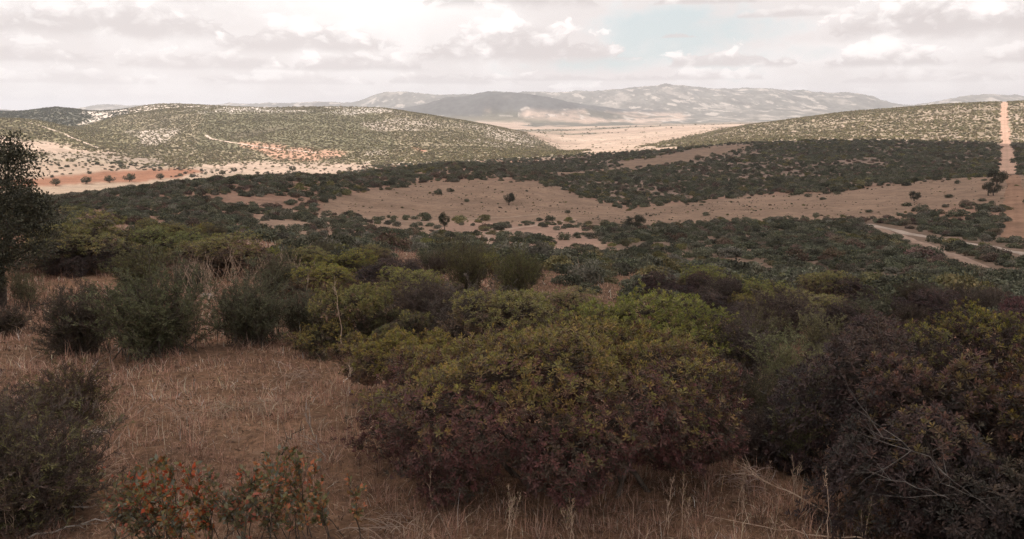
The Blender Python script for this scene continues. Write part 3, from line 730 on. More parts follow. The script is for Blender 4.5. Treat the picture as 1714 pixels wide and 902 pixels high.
def rosette_bush(name, w, dp, h, n_ros, L, young, old, green_top=.5, lobes=34, seed=0, m=10, wd=.30, mix_noise=3.0):
    """rounded leathery-leaved bush, w x dp x h metres; returns (foliage mesh, branches mesh)"""
    z0 = .34 * h
    lc = rand_unit(lobes); lc[:, 2] = np.abs(lc[:, 2]) * 1.1 - .25; lobes = max(14, int(lobes * .42)); lc = np.concatenate([lc[:lobes]]); lc = unit(lc) * rng.uniform(.52, .80, (lobes, 1)); lr = rng.uniform(.24, .44, lobes)
    dirs = rand_unit(int(n_ros * 1.5)); dirs = dirs[dirs[:, 2] > -.62][:n_ros]; n = len(dirs)
    q3 = fbm(dirs[:, 0] * 5 + seed * 3, dirs[:, 1] * 5 + dirs[:, 2] * 5.7, 251 + seed, 4)
    rr = lobed_radius(dirs, lc, lr) * (.76 + .46 * q3) * np.where(rng.uniform(size=n) < .72, rng.uniform(.93, 1.04, n), rng.uniform(.6, .92, n)) * np.where(rng.uniform(size=n) < .03, rng.uniform(1.03, 1.14, n), 1.0)
    sc = np.array([w / 2, dp / 2, h - z0]); U = dirs * rr[:, None]
    P = U * sc; P[:, :2] *= (1 + .55 * np.clip(-U[:, 2:3], 0, .5)); P[:, 2] = np.where(P[:, 2] < 0, P[:, 2] * z0 / (h - z0) * 2.1, P[:, 2]) + z0; P[:, 2] = np.maximum(P[:, 2], .03 + .06 * rng.uniform(size=n))
    near = np.argmax(dirs @ unit(lc).T, 1)
    out = unit(U - lc[near] * .75)
    A = unit(out * .8 + np.array([0, 0, .55]) + .35 * rand_unit(n))
    hn = P[:, 2] / h
    patch = .5 * fbm(P[:, 0] * mix_noise + seed, P[:, 2] * mix_noise + P[:, 1] * mix_noise, 201 + seed, 3) + .5 * rng.uniform(size=n)
    g01 = sstep(patch + (hn - .62) * 1.05 + green_top - .5, .38, .72)[:, None]
    young = np.array(young); old = np.array(old)
    yc = young[rng.integers(0, len(young), n)]; oc = old[rng.integers(0, len(old), n)]
    cin = yc * g01 + (oc * 1.25) * (1 - g01); cout = oc * (1 - .35 * g01) + yc * .35 * g01
    g = Geo(); rosettes(g, P, A, m, L * rng.uniform(.75, 1.25, n), wd, cin, cout)
    # bare shoots and stems inside
    b = Geo(); tips = lc * sc; tips[:, 2] = np.where(tips[:, 2] < 0, tips[:, 2] * .4, tips[:, 2]) + z0
    PP, rad = shoots((0, 0, -.05), tips, .10 * w, .016 * max(h, .8)); b.add(*tubes(PP, rad, 5))
    sub = rng.choice(n, min(n, 900), replace=False); k = near[sub]
    PP, rad = shoots((0, 0, 0), P[sub], 0, .006, 4, .05); t = np.linspace(0, 1, 4)[None, :, None]
    PP = tips[k][:, None] * (1 - t) + P[sub][:, None] * t + np.concatenate([np.zeros((len(sub), 1, 3)), rng.normal(0, .02, (len(sub), 2, 3)), np.zeros((len(sub), 1, 3))], 1)
    b.add(*tubes(PP, rad, 3))
    return g.mesh(name + '_foliage', M_leaf), b.mesh(name + '_branches', M_bark)

def feather_bush(name, w, h, n_stem, n_twig, n_needle, ln, wn, cols, wts, fan=56, start=.14, up=.75):
    """bush of many upright stems with fine needle leaves"""
    th = rng.uniform(0, 2 * math.pi, n_stem); tl = np.radians(fan) * np.sqrt(rng.uniform(0, 1, n_stem))
    tl = tl * np.where(rng.uniform(size=n_stem) < .30, 1.45, 1.0)
    lean = np.stack([np.sin(tl) * np.cos(th), np.sin(tl) * np.sin(th), np.maximum(np.cos(tl), .16)], -1)
    lump = .80 + .4 * fbm(np.cos(th) * 1.6 + 7, np.sin(th) * 1.6 + tl * 2.0, 71 + n_stem, 3)[:, None]
    tips = lean * np.array([w / 2 / max(math.sin(math.radians(fan)), .3), w / 2 / max(math.sin(math.radians(fan)), .3), h]) * rng.uniform(.66, 1.04, (n_stem, 1)) * lump
    seg = 7; P, rad = shoots((0, 0, -.03), tips, .11 * w, .007, seg, .10)
    b = Geo(); b.add(*tubes(P, rad, 4))
    k = np.repeat(np.arange(n_stem), n_twig); n = len(k); t = rng.uniform(start, 1.0, n); fi = t * (seg - 1); i0 = np.minimum(fi.astype(int), seg - 2); fr = (fi - i0)[:, None]
    base = P[k, i0] * (1 - fr) + P[k, i0 + 1] * fr; tan = unit(P[k, i0 + 1] - P[k, i0])
    D = unit(tan * up + .75 * rand_unit(n) + np.array([0, 0, .22])); ltw = rng.uniform(.10, .24, n) * h * .8 * (1.1 - .45 * t)
    TP = base[:, None] + D[:, None] * (ltw[:, None, None] * np.linspace(0, 1, 3)[None, :, None]); TP[:, 1] += rng.normal(0, .008, (n, 3))
    b.add(*tubes(TP, np.tile([.003, .0022, .0012], (n, 1)), 3))
    kk = np.repeat(np.arange(n), n_needle); nn = len(kk); s = rng.uniform(.05, 1, nn)[:, None]
    Pn = base[kk] + D[kk] * ltw[kk][:, None] * s; Dn = unit(D[kk] * .8 + .75 * rand_unit(nn))
    tone = (pick(cols, wts, n, .12))[kk] * rng.uniform(.8, 1.2, (nn, 1))
    g = Geo(); V, F, C = leaf_quads(Pn, Dn, rand_unit(nn), ln * rng.uniform(.7, 1.3, nn), wn * rng.uniform(.8, 1.2, nn), tone, .1, .5); g.add(V, F, C)
    V = g.V[0]; V[:, 2] = np.maximum(V[:, 2], .01)
    return g.mesh(name + '_foliage', M_leaf), b.mesh(name + '_branches', M_bark)

def leafy_sprig(name, n_stem, h, spread, n_leaf, L, wd, cols, wts, stem_mat, fan=25, stem_r=.006, start=.25):
    """thin stems with oval leaves spaced along them and along side shoots"""
    th = rng.uniform(0, 2 * math.pi, n_stem); tl = np.radians(fan) * rng.uniform(.1, 1, n_stem)
    tips = np.stack([np.sin(tl) * np.cos(th), np.sin(tl) * np.sin(th), np.cos(tl)], -1) * h * rng.uniform(.65, 1.05, (n_stem, 1))
    seg = 7; P, rad = shoots((0, 0, -.03), tips, spread, stem_r, seg, .08); b = Geo(); b.add(*tubes(P, rad, 5))
    ns = 7; k = np.repeat(np.arange(n_stem), ns); n = len(k); t = rng.uniform(start, .95, n); fi = t * (seg - 1); i0 = np.minimum(fi.astype(int), seg - 2); fr = (fi - i0)[:, None]
    base = P[k, i0] * (1 - fr) + P[k, i0 + 1] * fr
    D = unit(unit(P[k, i0 + 1] - P[k, i0]) * .7 + .7 * rand_unit(n) + np.array([0, 0, .2])); ls = h * rng.uniform(.10, .30, n)
    TP = base[:, None] + D[:, None] * (ls[:, None, None] * np.linspace(0, 1, 4)[None, :, None]); TP[:, 1:3] += rng.normal(0, .01, (n, 2, 3)) * h
    b.add(*tubes(TP, stem_r * np.tile([.5, .4, .3, .15], (n, 1)), 3))
    kk = np.repeat(np.arange(n), n_leaf); nn = len(kk); s = rng.uniform(.1, 1, nn); j = np.minimum((s * 3).astype(int), 2); f = (s * 3 - j)[:, None]
    Pn = TP[kk, j] * (1 - f) + TP[kk, j + 1] * f; Dn = unit(D[kk] * .5 + .85 * rand_unit(nn) + np.array([0, 0, .15]))
    g = Geo(); ll = L * rng.uniform(.6, 1.2, nn); V, F, C = leaf_quads(Pn, Dn, unit(rand_unit(nn) + np.array([0, 0, .8])), ll, ll * wd, pick(cols, wts, nn, .18), .16, .5); V[:, 2] = np.maximum(V[:, 2], .01); g.add(V, F, C)
    return g.mesh(name + '_foliage', M_leaf), b.mesh(name + '_stems', stem_mat)

def dry_stalk(name, h, n_side, heads, lean=.06, r=.006, n_stem=1, spread=.03, side_len=.3, up=.75):
    r = r * 1.45
    """dead flower stalk: stem, side branchlets and small seed heads"""
    b = Geo(); g = Geo()
    for q in range(n_stem):
        hh = h * (1 if q == 0 else rng.uniform(.6, .95)); tip = np.array([[rng.normal(0, lean) * hh, rng.normal(0, lean) * hh, hh]])
        if n_stem > 1: tip[0, :2] += rng.normal(0, .18, 2) * hh
        P, rad = shoots((0, 0, -.03), tip, spread, r, 9, .05); b.add(*tubes(P, np.maximum(rad, .0018), 5))
        n = n_side; t = rng.uniform(.3, .97, n); fi = t * 8; i0 = np.minimum(fi.astype(int), 7); fr = (fi - i0)[:, None]
        base = P[0, i0] * (1 - fr) + P[0, i0 + 1] * fr; rd = rand_unit(n); rd[:, 2] = 0
        D = unit(unit(rd) * (1.05 - up * .75) + np.array([0, 0, up])); l = side_len * h * rng.uniform(.35, 1, n) * (1.15 - t)
        TP = base[:, None] + D[:, None] * (l[:, None, None] * np.linspace(0, 1, 4)[None, :, None]); TP[:, 2:, 2] += (l * .12)[:, None]; TP[:, 1:3] += rng.normal(0, .008, (n, 2, 3))
        b.add(*tubes(TP, np.tile([.0034, .0028, .0022, .0014], (n, 1)) * r / .006, 3))
        if heads:
            k = np.repeat(np.arange(n), heads); m = len(k); s = rng.uniform(.45, 1.02, m)[:, None]; Pn = TP[k, 0] * (1 - s) + TP[k, 3] * s
            V, F, C = leaf_quads(Pn, unit(D[k] + .8 * rand_unit(m)), rand_unit(m), rng.uniform(.015, .03, m), .010, pick([(.40, .28, .19), (.30, .20, .13), (.26, .24, .13), (.5, .4, .3)], (3, 2, 2, 1), m), .3); g.add(V, F, C)
    return (g.mesh(name + '_seed_heads', M_straw) if g.V else None), b.mesh(name + '_stem', M_stem)

def dead_branch(name, pts, r, n_side, mat, side=.35):
    """bare fallen or standing branch with forking twigs; pts in metres"""
    P = np.array(pts, float); seg = 12; t = np.linspace(0, len(P) - 1, seg); i0 = np.minimum(t.astype(int), len(P) - 2); f = (t - i0)[:, None]
    Q = P[i0] * (1 - f) + P[i0 + 1] * f
    for _ in range(2): Q[1:-1] = (Q[:-2] + 2 * Q[1:-1] + Q[2:]) / 4
    Q[1:-1] += rng.normal(0, .012, (seg - 2, 3)); b = Geo(); b.add(*tubes(Q[None], (r * (1 - .75 * np.linspace(0, 1, seg)))[None], 6))
    total = np.linalg.norm(np.diff(Q, axis=0), axis=1).sum(); ax = unit(Q[-1] - Q[0]); parents = [(Q, r)]
    for lev, cnt in ((0, n_side), (1, n_side * 2)):
        new = []
        for _ in range(cnt):
            q, rr = parents[rng.integers(len(parents))]; i = rng.integers(3, len(q) - 1); d = unit(unit(q[i] - q[i - 1]) * .9 + .8 * rand_unit(1)[0] + np.array([0, 0, .12])); l = total * side * rng.uniform(.4, 1) * (.6 if lev else 1)
            tt = np.linspace(0, 1, 7)[:, None]; w = q[i] + d * l * tt + np.cumsum(rng.normal(0, .02 * l, (7, 3)), 0) * tt; r2 = rr * (.5 if lev == 0 else .45)
            b.add(*tubes(w[None], (r2 * (1 - .75 * tt[:, 0]))[None], 4)); new.append((w, r2))
        parents = new + parents[:1]
    return b.mesh(name, mat)

def oak(name, h, w, trunk_h, trunk_r, n_leaf, L, cols, wts, n_limb=9, n_clump=60, bottom=.22, many=1):
    """evergreen oak: trunk with limbs, crown of leaf clumps with gaps between; returns (crown, trunk)"""
    b = Geo(); cz = h * (.5 + bottom / 2); cl = rand_unit(n_clump) * rng.uniform(.45, .93, (n_clump, 1)) ** .6
    cl = cl * np.array([w / 2 * .9, w / 2 * .9, h * (1 - bottom) / 2 * .92]) + np.array([0, 0, cz])
    cr = rng.uniform(.13, .24, n_clump) * w * .62
    for q in range(many):
        off = rng.normal(0, .12 * w * (many > 1), 2)
        tp = np.array([[0, 0, -.1], [.02 * w, 0, trunk_h * .5], [.03 * w, .02 * w, trunk_h], [.0, .02 * w, trunk_h + h * .2]]); tp[:, 0] += off[0]; tp[:, 1] += off[1]
        b.add(*tubes(tp[None], np.array([[1.35, 1, .9, .45]]) * trunk_r, 9))
        tips = cl[rng.choice(n_clump, n_limb, replace=False)]; st = tp[2]
        P, rad = shoots(st, tips, .02, trunk_r * .5, 7, .12); b.add(*tubes(P, rad, 5))
    allb, rad = shoots((0, 0, trunk_h * 1.05), cl, .05 * w, trunk_r * .18, 6, .12); b.add(*tubes(allb, rad, 4))
    k = rng.integers(0, n_clump, n_leaf); d = rand_unit(n_leaf); P = cl[k] + d * (cr[k] * rng.uniform(.25, 1.08, n_leaf) ** .7)[:, None] * np.array([1, 1, .8])
    P[:, 2] = np.maximum(P[:, 2], .05)
    tone = rng.uniform(.75, 1.3, n_clump)[k][:, None]; g = Geo()
    V, F, C = leaf_quads(P, unit(d + rand_unit(n_leaf)), unit(d + .9 * rand_unit(n_leaf) + np.array([0, 0, .5])), L * rng.uniform(.7, 1.3, n_leaf), L * .6, pick(cols, wts, n_leaf) * tone, .12); g.add(V, F, C)
    return g.mesh(name + '_crown', M_leaf), b.mesh(name + '_trunk', M_bark)

# ------------------------------------------------------------------ near plants: placing
USED_LABELS = set()
def place_plant(name, kind, label, meshes, u, y, d_min=2.0, size=1.0, rot=None, group=None, parts=('foliage', 'branches'), wide=1.0, tall=1.0, d_max=2e4, at=None):
    """an Empty at the plant's foot on the ground where the pixel (u, y) falls; its parts are the meshes"""
    x, yy, z, d = ground_hit(u, y, d_min, d_max) if at is None else (*at, float(ground_z(*at)), math.hypot(*at))
    r = bpy.data.objects.new(name, None); COL.objects.link(r); r.empty_display_size = .2
    r.location = (x, yy, z); r.rotation_euler = (0, 0, rng.uniform(0, 6.28) if rot is None else rot); r.scale = (size * wide, size * wide, size * tall)
    r['label'] = label; r['category'] = kind
    if group: r['group'] = group
    for pn, me in zip(parts, meshes):
        if me is not None: link(pn, me, r)
    return r

Y_GREEN = [(.33, .325, .08), (.28, .285, .075), (.40, .335, .085)]
Y_BROWN = [(.155, .105, .068), (.13, .088, .066), (.12, .092, .06), (.165, .10, .07)]
Y_PURP = [(.078, .052, .050), (.062, .044, .045), (.095, .056, .052), (.058, .050, .044)]
Y_OLIV = [(.11, .115, .045), (.095, .10, .04)]
D_OLD = [(.105, .088, .052), (.12, .08, .055), (.085, .082, .048)]

Y_MAIN = [(.15, .088, .068), (.125, .072, .062), (.10, .075, .055), (.17, .088, .072), (.085, .07, .05)]
Y_REDT = [(.26, .12, .09), (.24, .18, .065), (.20, .095, .09), (.30, .20, .07)]
# the big leathery bush in the middle and its neighbours: every one of these has a mesh of its own
def big(label, w, dp, h, n, L, young, old, gt, u, y, dmin, seed, rot=0, lobes=34, m=10):
    ms = rosette_bush('leathery_bush', w, dp, h, n, L, young, old, gt, lobes, seed, m)
    return place_plant('leathery_bush', 'bush', label, ms, u, y, dmin, rot=rot)
big('largest rounded bush in the middle, brown purple leaves tipped yellow green', 3.2, 2.6, 1.56, 14000, .046, Y_GREEN, Y_MAIN, .43, 945, 808, 5, 1, lobes=75, m=9)
big('low green brown bush touching the left flank of the largest bush', 1.8, 1.7, 1.05, 4600, .052, Y_GREEN, Y_BROWN, .55, 690, 668, 6, 2)
big('leathery bush behind the right shoulder of the largest bush, yellow green on top', 2.6, 2.2, 1.28, 5200, .058, Y_GREEN, Y_BROWN, .58, 1075, 640, 8, 3, lobes=50)
big('bright yellow green bush between the grass clearing and the purple grey shrub', 2.1, 2.0, 1.12, 4600, .058, Y_GREEN, D_OLD, .62, 625, 590, 9, 4)
big('tallest dark purple bush at the right edge with dusky red leaf tips', 1.9, 1.8, 1.6, 5200, .055, Y_REDT, Y_PURP, .40, 1735, 885, 5, 5, lobes=44)
big('dark purple bush left of the tallest one at the right edge', 1.55, 1.5, 1.45, 4600, .055, Y_REDT, Y_PURP, .38, 1545, 880, 5, 10, lobes=44)
big('low dark bush in the bottom right corner under the dark purple bushes', 1.5, 1.3, .85, 3000, .055, Y_BROWN, Y_PURP, .25, 1690, 960, 3.5, 9)
big('dark bush of purple brown leaves behind the bare grey branch', 1.7, 1.6, 1.45, 4600, .055, Y_BROWN, Y_PURP, .35, 1455, 780, 5.5, 6, lobes=44)
big('tall dusky bush with scattered yellow leaves behind the dark purple bushes', 2.6, 2.2, 1.32, 5200, .06, Y_GREEN, Y_PURP, .30, 1610, 665, 8.5, 7, lobes=44)
big('reddish purple bush at the right frame edge above the dark bushes', 2.0, 2.0, 1.15, 3200, .06, [(.20, .075, .065), (.17, .08, .065)], Y_PURP, .5, 1730, 590, 10, 8)

# prototypes that several bushes share
PB_YEL = rosette_bush('broad_bush', 2.4, 2.2, 1.4, 2600, .072, Y_GREEN, D_OLD, .66, 30, 11, 9)
PB_BRN = rosette_bush('broad_bush', 2.4, 2.2, 1.4, 2600, .072, Y_GREEN, Y_BROWN, .48, 30, 12, 9)
PB_PUR = rosette_bush('broad_bush', 2.2, 2.2, 1.4, 2400, .072, Y_BROWN, Y_PURP, .30, 28, 13, 9)
FB_GRY = feather_bush('feathery_bush', 1.5, 1.3, 170, 13, 16, .042, .009, [(.17, .17, .10), (.135, .13, .08), (.125, .105, .075)], (3, 2, 1))
FB_OLV = feather_bush('feathery_bush', 1.4, 1.5, 120, 12, 14, .045, .009, [(.17, .16, .075), (.14, .13, .07), (.13, .10, .065)], (3, 2, 1), 44)
FB_DRK = feather_bush('feathery_bush', 1.5, 1.2, 180, 13, 15, .038, .009, [(.10, .072, .06), (.09, .07, .055), (.12, .105, .06)], (3, 2, 1))
FB_AIR = feather_bush('airy_bush', 1.3, 1.7, 46, 11, 12, .05, .012, [(.24, .235, .12), (.20, .185, .10)], (2, 1), 36, .3)
FB_PUR = feather_bush('feathery_bush', 1.6, 1.3, 170, 12, 15, .042, .009, [(.135, .10, .092), (.115, .09, .08), (.15, .12, .09)], (3, 2, 1), 48)

FB_HEA = feather_bush('heath_bush', 1.6, 1.15, 190, 13, 16, .036, .008, [(.125, .08, .062), (.105, .078, .055), (.20, .19, .07), (.15, .12, .06)], (3, 2, 1.6, 1.5), 62, .1)
near_bushes = [
    # name, label, prototype, column, row of the foot, nearest distance, size, wide, tall
    ('heath_bush', 'dark brown heath bush with green sprigs at the left edge in front', FB_HEA, 40, 868, 4.5, 1.0, 1.15, .95),
    ('heath_bush', 'small dark heath bush just behind the front one at the left edge', FB_HEA, 118, 705, 6, .74, 1.0, .9),
    ('feathery_bush', 'dark round feathery bush on the left of a touching pair in the dry grass', FB_DRK, 138, 592, 9, 1.08, 1.0, 1.0),
    ('feathery_bush', 'grey green round feathery bush on the right of a touching pair in the dry grass', FB_GRY, 258, 596, 9, 1.32, 1.08, .98),
    ('feathery_bush', 'loose grey green bush with bare lower stems alone in the dry grass', FB_GRY, 420, 574, 10, 1.15, 1.0, .9),
    ('feathery_bush', 'tall dull olive feathery bush behind the touching pair at left', FB_OLV, 228, 490, 15, 1.1, 1.15, .78),
    ('twiggy_bush', 'bare twiggy bush under the dark tree at the left edge', FB_AIR, 48, 520, 13, .85, 1.1, .8),
    ('feathery_bush', 'purple grey feathery shrub rising behind the middle of the largest bush', FB_PUR, 800, 585, 9.5, 1.12, 1.1, .80),
    ('feathery_bush', 'purple grey feathery shrub left of the airy olive pair', FB_PUR, 720, 545, 12, 1.0, 1.0, .75),
    ('airy_bush', 'left of two airy olive shrubs standing up against the pale path', FB_OLV, 783, 505, 16, 1.15, .85, .95),
    ('airy_bush', 'right of two airy olive shrubs standing up against the pale path', FB_OLV, 862, 515, 15, 1.1, .85, .92),
    ('airy_bush', 'thin leafy shrub with bare lower stems right of the largest bush', FB_AIR, 1300, 672, 7, .82, .95, .78),
    ('airy_bush', 'sparse greenish shrub behind the thin leafy shrub right of the largest bush', FB_AIR, 1372, 610, 9, .80, 1.0, .75),
    ('feathery_bush', 'purple brown feathery shrub on the right flank behind the largest bush', FB_PUR, 1225, 640, 8.5, .95, 1.0, .85),
    ('feathery_bush', 'reddish purple upright shrub with the green thin shrub before it', FB_PUR, 1300, 570, 12, .85, 1.1, .95),
    ('broad_bush', 'broad ochre green domed bush beyond the dry grass at far left', PB_YEL, 142, 448, 22, 2.0, .95, .60),
    ('purple_bush', 'purple grey bush with dark stems in front of the ochre green dome', PB_PUR, 135, 458, 19, .95, 1.0, .95),
    ('broad_bush', 'green domed bush left of the brown green dome behind the grey bush', PB_YEL, 285, 440, 24, 1.3, 1.0, .68),
    ('broad_bush', 'brown and green domed bush on the brow behind the tall dry grass', PB_BRN, 372, 462, 20, 1.45, 1.05, .64),
    ('broad_bush', 'olive domed bush on the brow just right of the tall dry grass', PB_YEL, 505, 455, 21, .95, 1.1, .62),
    ('broad_bush', 'brownish domed bush left of the bright yellow green bush', PB_BRN, 545, 505, 15, .9, 1.0, .7),
    ('broad_bush', 'yellow topped bush on the brow behind the brownish domed bush', PB_YEL, 575, 470, 19, 1.0, 1.1, .62),
    ('broad_bush', 'brown purple bush on the brow left of the airy olive pair', PB_PUR, 655, 480, 18, .85, 1.1, .7),
    ('broad_bush', 'green brown bush between the bright bush and the purple grey shrubs', PB_BRN, 690, 520, 14, .95, 1.0, .7),
    ('airy_bush', 'thin grey green shrub with bare stems at the left flank of the dark bushes', FB_AIR, 1345, 705, 6.5, .78, .8, .8),
    ('airy_bush', 'olive thin shrub behind the right shoulder of the largest bush', FB_OLV, 1262, 610, 9, .8, .9, .8),
    ('airy_bush', 'thin leafy shrub between the long fallen stalk and the dark bushes', FB_AIR, 1325, 790, 5.5, .55, .9, .9),
    ('feathery_bush', 'small brown feathery shrub at the right foot of the largest bush', FB_PUR, 1265, 770, 5.5, .48, 1.0, .9),
    ('airy_bush', 'sparse olive shrub behind the long fallen stalk', FB_OLV, 1290, 735, 6.5, .55, .8, .95),
    ('low_bush', 'low green bush at the foot of the bright yellow green bush', PB_YEL, 545, 598, 9.5, .48, 1.0, .85),
    ('broad_bush', 'brown domed bush hidden behind the left shoulder of the largest bush', PB_BRN, 850, 610, 9, .95, 1.0, .85),
    ('broad_bush', 'olive topped bush showing between the purple grey shrub and the right shoulder bush', PB_YEL, 930, 545, 11.5, .9, 1.0, .55),
    ('feathery_bush', 'dark feathery bush filling the gap right of the largest bush', FB_DRK, 1215, 715, 6.5, .72, 1.0, .95),
    ('feathery_bush', 'dark feathery shrub between the thin leafy shrub and the dark bushes', FB_PUR, 1395, 690, 7, .72, .9, 1.0),
    ('broad_bush', 'brown purple bush in front of the tangle, left of the tall dusky bush', PB_PUR, 1440, 600, 10, .85, 1.0, .68),
    ('broad_bush', 'yellow brown bush behind the reddish purple upright shrub', PB_BRN, 1360, 545, 13, .85, 1.0, .6),
    ('heath_bush', 'grey dark heath bush between the bottom left corner and the front heath bush', FB_HEA, -30, 800, 5, .9, 1.1, .9),
    ('feathery_bush', 'olive feathery bush in the gap between the green dome and the tall dry stems', FB_GRY, 320, 490, 16, .85, 1.0, .75),
    ('feathery_bush', 'dull green feathery bush behind the loose grey green bush', FB_GRY, 470, 500, 15, 1.0, 1.0, .9),
    ('feathery_bush', 'dark bush left of the low green bush at the clearing edge', FB_GRY, 505, 560, 10.5, .72, 1.0, 1.0),
    ('twiggy_bush', 'low dull bush at the far left edge below the dark tree', FB_DRK, 12, 560, 11, .6, 1.2, .8),
]
for (nm, lb, proto, u, y, dm, sz, wd, tl) in near_bushes:
    place_plant(nm, 'bush', lb, proto, u, y, dm, sz, None, None, ('foliage', 'branches'), wd, tl)

# the tangle of scrub between the near bushes and the valley: shared shapes, each plant its own object
def fill(n, poly, protos, label, group, s0, s1, dmin, dmax, name):
    k = 0; P = np.array(poly, float); tries = 0
    while k < n and tries < 4000:
        tries += 1
        u, y = rng.uniform(P[:, 0].min(), P[:, 0].max()), rng.uniform(P[:, 1].min(), P[:, 1].max())
        if not inpoly(np.array([u]), np.array([y]), poly)[0]: continue
        x, yy, z, d = ground_hit(u, y, dmin, dmax + 5)
        if d > dmax or any((x - a) ** 2 + (yy - b) ** 2 < (.55 * (s0 + s1) / 2) ** 2 * 1.6 for a, b in SPOTS): continue
        SPOTS.append((x, yy)); i = rng.integers(len(protos))
        place_plant(name, 'bush', label, protos[i], u, y, dmin, rng.uniform(s0, s1), None, group, ('foliage', 'branches'), 1.0, rng.uniform(.75, .95), dmax + 5); k += 1
SPOTS = []
fill(26, [(930, 490), (1180, 492), (1320, 506), (1560, 520), (1714, 525), (1714, 560), (1520, 560), (1400, 560), (1180, 540), (960, 480)], [FB_DRK, FB_PUR, FB_GRY, PB_PUR, PB_BRN], 'dull shrub in the tangle behind the dark bushes at right', 'shrubs in the tangle behind the dark bushes', .45, .8, 12, 44, 'tangle_shrub')
fill(20, [(430, 428), (700, 440), (940, 462), (900, 490), (700, 470), (430, 452)], [FB_OLV, FB_GRY, PB_BRN, FB_DRK], 'olive shrub along the brow beyond the near bushes', 'shrubs along the brow', .5, .8, 18, 50, 'brow_shrub')
fill(12, [(60, 405), (430, 412), (430, 428), (60, 428)], [FB_OLV, FB_GRY, PB_YEL], 'olive shrub along the brow behind the domed bushes at left', 'shrubs along the brow at left', .55, .85, 25, 50, 'brow_shrub')

# trees
T_DARK = [(.075, .072, .050), (.092, .09, .06), (.058, .056, .042)]
place_plant('oak_tree', 'tree', 'dark evergreen tree cut off by the left edge of the picture', oak('oak_tree', 4.75, 4.3, .9, .11, 42000, .075, T_DARK, (3, 2, 2), 12, 105, .04, 2), -42, 520, 13, rot=1.0, parts=('crown', 'trunk'))
OAK_A = oak('field_oak', 4.6, 5.2, 1.25, .20, 5200, .20, [(.06, .065, .04), (.075, .08, .05), (.045, .045, .03)], (3, 2, 1), 8, 42, .25)
OAK_B = oak('field_oak', 4.2, 5.6, .9, .18, 5200, .20, T_DARK, (3, 2, 2), 8, 42, .2, 2)
FIELD_TREES = [
    (OAK_A, 852, 343.5, 1.0, 'lone round evergreen oak standing in the middle of the bare tan field'),
    (OAK_B, 1063, 386, .95, 'broad dark oak with two stems at the lower edge of the tan field'),
    (OAK_A, 744, 386, .82, 'slim dark tree beside the path below the lone oak'),
    (OAK_B, 1530, 337, .8, 'small leaning oak at the scrub edge on the right end of the tan field'),
    (OAK_A, 1530, 308, .62, 'tiny tree on the upper rim of the tan field at right'),
    (OAK_B, 1667, 311, 1.45, 'large dark oak at the top of the pale path on the right'),
    (OAK_B, 1660, 328, 1.1, 'dark oak standing below the large oak beside the path'),
]
for (pr, u, y, sz, lb) in FIELD_TREES:
    place_plant('oak_tree', 'tree', lb, pr, u, y, 60, sz, None, None, ('crown', 'trunk'), .8 if 'slim' in lb else 1.0, 1.25 if 'slim' in lb else 1.0, 520)
OAK_F = oak('distant_oak', 6.0, 8.5, 1.2, .3, 900, .75, [(.085, .085, .05), (.10, .10, .06)], (2, 1), 6, 22, .15)
VALLEY_TREES = [(93, 311, 'leftmost of the round trees along the lower edge of the red field'), (144, 308, 'second round tree from the left along the red field'), (184, 306, 'third round tree from the left along the red field'), (217, 304, 'widest round tree along the red field, fourth from the left'), (268, 301, 'round tree at the right end of the row along the red field'), (372, 293, 'small round tree at the right end of the pale stubble'), (490, 287, 'round tree standing in the pale flat before the red slope'), (392, 288, 'round tree just right of the small one by the stubble')]
for (u, y, lb) in VALLEY_TREES:
    place_plant('field_tree', 'tree', lb, OAK_F, u, y, 400, rng.uniform(.85, 1.15) * (1.2 if 'widest' in lb else 1), None, None, ('crown', 'trunk'), 1, 1, 1300)

# bushes standing alone on the open ground
def lone(u, y, s, v, lb, d0=120, d1=480, sx_=1.25, sz2=.85, grp=None):
    x, yy, z, d = ground_hit(u, y, d0, d1); o = link('lone_shrub', SCRUB[v]); o.location = (x, yy, z - .05); o.scale = (s * sx_, s, s * sz2); o.rotation_euler = (0, 0, rng.uniform(-.5, .5))
    o['label'] = lb; o['category'] = 'shrub'
    if grp: o['group'] = grp
lone(921, 345.5, .5, 4, 'tiny brown bush on the tan field right of the lone oak', 220)
lone(1174, 344, .8, 0, 'small dark bush by itself on the tan field, left of the scrub edge bushes', 220)
lone(1254, 332, .9, 0, 'dark bush on the upper rim of the tan field', 220)
lone(1455, 356, 1.1, 1, 'round dark bush on the tan field above the end of the dirt road', 160)
lone(1518, 345, 1.5, 0, 'low flat dark bush on the tan field below the small leaning oak', 160)
lone(1589, 331, 1.4, 1, 'dark bush alone on the tan field between the oaks', 160)
lone(1644, 337, 1.2, 0, 'round dark bush left of the pale path on the tan field', 160)
lone(1547, 364, 2.1, 3, 'grey bush at the left end of the row above the dirt road', 120)
lone(1570, 358, 1.8, 0, 'round bush in the middle of the row above the dirt road', 120)
lone(1602, 363, 2.6, 0, 'widest dark bush in the row above the dirt road', 120)
lone(1668, 355, 2.0, 3, 'grey green bush beside the pale path above the road', 120)
lone(1686, 352, 1.5, 2, 'yellowish bush at the edge of the pale path', 120)
lone(1648, 376, 2.2, 0, 'dark broad bush between the dirt road and the pale path', 110)
lone(1680, 372, 1.8, 3, 'grey bush touching the left side of the pale path', 110)
lone(1695, 415, 1.1, 1, 'small green bush standing on the far side of the dirt road', 90)
lone(1575, 385, 2.4, 3, 'broad grey green bush just above the dirt road', 90)
lone(1620, 392, 2.0, 0, 'dark bush above the dirt road right of the broad grey one', 90)
lone(1600, 420, 1.9, 0, 'long dark bush between the two dirt tracks', 80)
lone(1652, 428, 1.8, 4, 'purplish bush between the two dirt tracks toward the right', 80)
lone(1562, 405, .9, 3, 'small grey bush in the fork of the two dirt tracks', 80)
